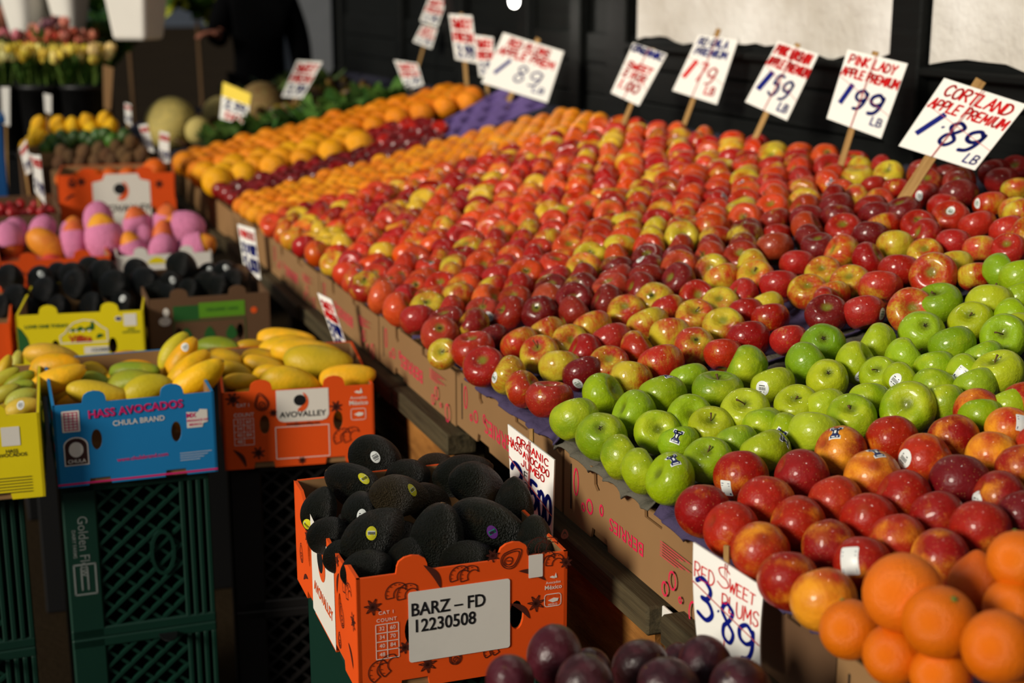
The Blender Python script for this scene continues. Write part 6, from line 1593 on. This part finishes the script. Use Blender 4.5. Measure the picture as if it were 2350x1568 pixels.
# white paper-wrapped bouquets standing behind the red flowers
for x, d, wd, lab in ((62, 7.5, .15, 'white wrapped bouquet at the left'), (112, 7.75, .17, 'tall white wrapped bouquet in the middle'), (166, 7.45, .14, 'white wrapped bouquet at the right')):
    p = at(x, 118, d); h = .52
    r = empty('wrapped_bouquet', (p.x, p.y, p.z - .02), 0, lab + ', behind the red flowers', 'bouquet', 'white wrapped bouquets')
    def wv(q, a): return Vector((q.x * (1 + .12 * math.sin(3 * a)), q.y * (1 + .12 * math.cos(4 * a)), q.z + .03 * math.sin(5 * a) * (q.z / h)))
    w = mk('paper_wrap', revolve([(wd * .35, 0), (wd * .55, h * .3), (wd * .85, h * .7), (wd * 1.05, h)], 20, wv), 'paper_white', r, True)
    l = mk('leaves', xf(bunch_vf(x, 14, .16, .02), Matrix.Translation((0, 0, h * .88))), 'leaf', r, True); l.color = (*lin((50, 90, 40))[:3], 1)
    s_ = empty('bouquet_pot', (p.x, p.y, FLOOR), 0, 'dark pot holding the ' + lab, 'pot', 'pots of the wrapped bouquets')
    mk('body', revolve([(.07, 0), (.085, p.z - FLOOR - .02), (.08, p.z - FLOOR - .02), (.06, .02)], 16), 'plastic_black', s_, True)
    mk('rim', revolve([(.084, p.z - FLOOR - .05), (.092, p.z - FLOOR - .05), (.092, p.z - FLOOR - .02), (.083, p.z - FLOOR - .02)], 16), 'plastic_black', s_, True)
def foliage(p, n, L, cols, name, label, stand=True):
    r = empty(name, p, 0, label, 'plant', 'green plants behind the boxes')
    for k in range(n):
        o = bpy.data.objects.new('leaf_spray', LB[k % 3]); COL.objects.link(o); o.parent = r
        o.location = (random.uniform(-L, L), random.uniform(-L * .6, L * .6), random.uniform(-L * .8, L)); o.rotation_euler = (random.uniform(-1, 1), random.uniform(-1, 1), random.uniform(0, 6)); s_ = random.uniform(.8, 1.4); o.scale = (s_,) * 3
        c = lin(random.choice(cols)); o.color = (*c[:3], 1)
    if stand:
        mk('trunk', tube([(0, 0, FLOOR - p[2]), (.01, 0, -(p[2] - FLOOR) * .5), (0, 0, 0)], .012, 6), 'stem_brown', r)
        mk('pot', revolve([(.08, FLOOR - p[2]), (.11, FLOOR - p[2] + .22), (.1, FLOOR - p[2] + .22), (.07, FLOOR - p[2] + .02)], 16), 'terracotta', r, True)
    return r
GC = [(24, 60, 22), (40, 84, 30), (70, 110, 40)]
foliage(at(244, 110, 7.9), 14, .085, GC + [(120, 120, 30)], 'leafy_plant', 'green leafy plant between the flowers and the white bag')
foliage(at(290, 20, 8.6), 14, .2, GC, 'leafy_plant', 'green plant behind the hanging white bag')
# white bag hanging from the awning line
bp_ = at(318, 92, 6.7)
bag = empty('hanging_bag', bp_, R(52), 'white paper bag hanging above the melons', 'bag')
def frust(w0, d0, w1, d1, h):
    return [(-w0, -d0, 0), (w0, -d0, 0), (w0, d0, 0), (-w0, d0, 0), (-w1, -d1, h), (w1, -d1, h), (w1, d1, h), (-w1, d1, h)], [(0, 3, 2, 1), (0, 1, 5, 4), (1, 2, 6, 5), (2, 3, 7, 6), (3, 0, 4, 7)]
o = mk('body', frust(.085, .085, .13, .13, .40), 'paper_white', bag); mo = o.modifiers.new('round', 'BEVEL'); mo.width = .02; mo.segments = 3
mk('handle', tube([(-.06, 0, .35), (-.05, 0, .5), (0, 0, .55), (.05, 0, .5), (.06, 0, .35)], .006, 6), 'paper_white', bag)
mk('cord', tube([(0, 0, .54), (0, 0, 2.58 - bp_.z)], .004, 5), 'plastic_black', bag)
hb = empty('hanging_line', (bp_.x, bp_.y, 2.57), 0, 'dark pole above the melons that carries the white bag', 'pole')
mk('pole', tube([(-.3, 0, .02), (1.6, 0, .02)], .015, 8), 'wood_dark', hb); mk('hook', tube([(0, 0, .02), (0, 0, -.02)], .006, 6), 'metal_grey', hb)

def skin(name, verts, edges, mat, parent=None, sub=2):
    # verts: name -> (x, y, z, radius); grown into one continuous surface
    ks = list(verts); me = bpy.data.meshes.new(name)
    me.from_pydata([verts[k][:3] for k in ks], [(ks.index(a), ks.index(b)) for a, b in edges], []); o = bpy.data.objects.new(name, me); COL.objects.link(o)
    m = o.modifiers.new('skin', 'SKIN'); m.use_smooth_shade = True
    for i, k in enumerate(ks):
        r = verts[k][3]; me.skin_vertices[0].data[i].radius = (r, r) if not isinstance(r, tuple) else r
        me.skin_vertices[0].data[i].use_root = (k == 'pelvis')
    s_ = o.modifiers.new('sub', 'SUBSURF'); s_.levels = sub; s_.render_levels = sub
    dg = bpy.context.evaluated_depsgraph_get(); dg.update(); nm = bpy.data.meshes.new_from_object(o.evaluated_get(dg))
    bpy.data.objects.remove(o); nm.materials.clear(); nm.materials.append(M(mat)); nm.shade_smooth()
    r = bpy.data.objects.new(name, nm); COL.objects.link(r)
    if parent: r.parent = parent
    return r
def person(loc, rz, H, arm_r, arm_l, coat, trousers, hair_col, label):
    # local frame: faces -Y, x to its left; arm_* = (elbow, wrist, finger direction)
    k = H / 1.7
    v = {'pelvis': (0, 0, .93, (.13, .10)), 'waist': (0, 0, 1.08, (.12, .09)), 'chest': (0, .01, 1.28, (.15, .10)), 'neck0': (0, .0, 1.43, .06), 'neck': (0, -.005, 1.48, .05), 'jaw': (0, -.03, 1.54, (.062, .07)), 'head': (0, -.01, 1.61, (.077, .092)), 'crown': (0, 0, 1.67, .06)}
    e = [('pelvis', 'waist'), ('waist', 'chest'), ('chest', 'neck0'), ('neck0', 'neck'), ('neck', 'jaw'), ('jaw', 'head'), ('head', 'crown')]
    v['nose'] = (0, -.118, 1.575, .012); e.append(('head', 'nose'))
    for s, n_ in ((1, 'l'), (-1, 'r')):
        el, wr_, fd = arm_l if s > 0 else arm_r
        v['ear' + n_] = (s * .085, .0, 1.585, .014); e.append(('head', 'ear' + n_))
        v['sh' + n_] = (s * .18, .01, 1.38, .058); v['el' + n_] = (*el, .042); v['wr' + n_] = (*wr_, .028)
        w = Vector(wr_); f = Vector(fd).normalized(); sd = f.cross(Vector((0, 0, 1))); sd = sd.normalized() if sd.length > .1 else Vector((1, 0, 0)); up_ = sd.cross(f)
        pm = w + f * .055; v['pm' + n_] = (*pm, (.036, .02))
        e += [('chest', 'sh' + n_), ('sh' + n_, 'el' + n_), ('el' + n_, 'wr' + n_), ('wr' + n_, 'pm' + n_)]
        for q, (off, L) in enumerate(((-.030, .062), (-.010, .072), (.010, .068), (.029, .054))):
            a = pm + f * .035 + sd * off; b = a + f * L * .55 - up_ * .01; c = b + f * L * .3 - up_ * .022
            for nm, p_, r_ in (('a', a, .010), ('b', b, .009), ('c', c, .008)): v['f%d%s%s' % (q, nm, n_)] = (*p_, r_)
            e += [('pm' + n_, 'f%da%s' % (q, n_)), ('f%da%s' % (q, n_), 'f%db%s' % (q, n_)), ('f%db%s' % (q, n_), 'f%dc%s' % (q, n_))]
        t0 = w + f * .03 + sd * (.034 * s); t1 = t0 + f * .03 + sd * (.022 * s); v['t0' + n_] = (*t0, .012); v['t1' + n_] = (*t1, .010); e += [('wr' + n_, 't0' + n_), ('t0' + n_, 't1' + n_)]
        v['hip' + n_] = (s * .09, 0, .88, .085); v['kn' + n_] = (s * .10, -.02, .48, .058); v['an' + n_] = (s * .10, .02, .08, .04); v['toe' + n_] = (s * .11, -.13, .03, .035)
        e += [('pelvis', 'hip' + n_), ('hip' + n_, 'kn' + n_), ('kn' + n_, 'an' + n_), ('an' + n_, 'toe' + n_)]
    body = skin('person', v, e, 'skin_person'); body.location = loc; body.rotation_euler = (0, 0, rz); body.scale = (k, k, k)
    tag(body, label, 'person')
    def grow(ks, d): return {q: (*v[q][:3], tuple(x + d for x in v[q][3]) if isinstance(v[q][3], tuple) else v[q][3] + d) for q in ks}
    v['hem'] = (0, 0, .80, (.15, .115)); e.append(('pelvis', 'hem'))
    ck = ['hem', 'pelvis', 'waist', 'chest', 'neck0', 'shl', 'ell', 'wrl', 'shr', 'elr', 'wrr']
    for nm, ks, c in (('jacket', ck, coat), ('trousers', ['pelvis', 'hipl', 'knl', 'anl', 'hipr', 'knr', 'anr'], trousers)):
        o = skin(nm, grow(ks, .03 if nm == 'jacket' else .032), [q for q in e if q[0] in ks and q[1] in ks], 'cloth', body); o.color = (*lin(c)[:3], 1)
    hv = {'pelvis': (0, .03, 1.64, (.088, .098)), 'b': (0, .06, 1.57, .075), 'c': (0, .03, 1.69, .07), 'd': (0, .07, 1.47, .05)}
    skin('hair', hv, [('pelvis', 'b'), ('pelvis', 'c'), ('b', 'd')], 'hair', body)
    for s in (-1, 1): mk('shoe', xf(bevbox(-.045, .045, -.17, .08, -.005, .07, .02, 2), Matrix.Translation((s * .105, 0, 0))), 'plastic_black', body, True)
    for s in (-1, 1): mk('eye', xf(revolve([(.003, .008), (.008, .004), (.009, 0), (.003, -.008)], 8), Matrix.Translation((s * .033, -.098, 1.605))), 'print_black', body, True)
    mk('mouth', xf(bevbox(-.022, .022, -.004, .004, -.004, .004, .002), Matrix.Translation((0, -.105, 1.535))), 'print_red', body)
    return body
hp = at(490, 78, 9.3); pb = at(592, 60, 9.5)
base = Vector((pb.x, pb.y, FLOOR)); rz_ = R(-10)
inv = Matrix.Rotation(-rz_, 4, 'Z'); hl = inv @ (hp - base)
wr_ = hl + Vector((.05, .02, 0))
person(base, rz_, 1.92, ((-.24, -.10, 1.16), (wr_.x / 1.129, wr_.y / 1.129, wr_.z / 1.129), (-1, -.35, .05)), ((.24, .02, 1.12), (.25, -.10, .90), (0, -.3, -1)), (4, 4, 5), (4, 4, 5), (20, 16, 14), 'person in black clothes, one hand reaching left towards the plants')
foliage(at(450, 8, 9.9), 18, .17, GC + [(170, 170, 40)], 'leafy_plant', 'green and yellow plant by the hand of the person in black')
lp = at(-4, 28, 8.3); lz = 1.60 - 0.0
person(Vector((lp.x, lp.y, FLOOR)), R(60), (lp.z - FLOOR) / 1.6 * 1.7, ((-.25, -.05, 1.12), (-.20, -.22, 1.0), (0, -1, 0)), ((.25, -.05, 1.12), (.20, -.22, 1.0), (0, -1, 0)), (206, 176, 170), (60, 70, 100), (20, 16, 14), 'person in a pale pink top at the left picture edge')

for px, d, lab, mt in (([(2, 200), (22, 200), (22, 290), (6, 285)], 6.5, 'pale tag on the bucket at the left picture edge', 'sign_card'), ([(100, 214), (118, 218), (118, 262), (103, 257)], 6.52, 'small pale tag between the two black buckets', 'sign_card'),
                   ([(236, 148), (260, 156), (254, 252), (238, 248)], 6.6, 'tall tan tag at the right of the black buckets', 'cardboard')):
    card('price_sign', px, at(px[0][0], px[0][1], d), (-.2, -1, .02), lab, [], ((sum(q[0] for q in px[2:]) / 2, px[2][1] + 6), (sum(q[0] for q in px[:2]) / 2, px[0][1] + 6), .008), mt, string=False, ground=True)
bc = at(-42, 345, 5.6); cr = empty('plastic_crate', (bc.x, bc.y, FLOOR), 0, 'blue plastic crate at the left picture edge', 'crate')
mk('body', bevbox(-.10, .085, 0, .25, 0, bc.z + .10 - FLOOR, .006), 'plastic_blue', cr); mk('rim', bevbox(-.11, .095, -.01, .26, bc.z + .10 - FLOOR, bc.z + .13 - FLOOR, .004), 'plastic_blue', cr)

# ------------------------------------------------------------------ labels: tell like from like by their order in the picture
def px_of(o):
    p = o.matrix_basis.translation - C0; return p.dot(RT) / max(.1, p.dot(FW))
by = {}
for o in COL.objects:
    if o.parent is None and 'category' in o and o.get('kind') is None: by.setdefault(o['label'], []).append(o)
for lab, os_ in by.items():
    if len(lab.split()) > 13: continue
    if len(os_) < 2 or len(os_) > 70 or 'lower layer' in lab: continue
    for i, o in enumerate(sorted(os_, key=px_of)):
        w = 'leftmost' if i == 0 else ('rightmost' if i == len(os_) - 1 else (ORD[i + 1] if i + 1 < 21 else 'number %d' % (i + 1)) + ' from left')
        o['label'] = lab + ', ' + w
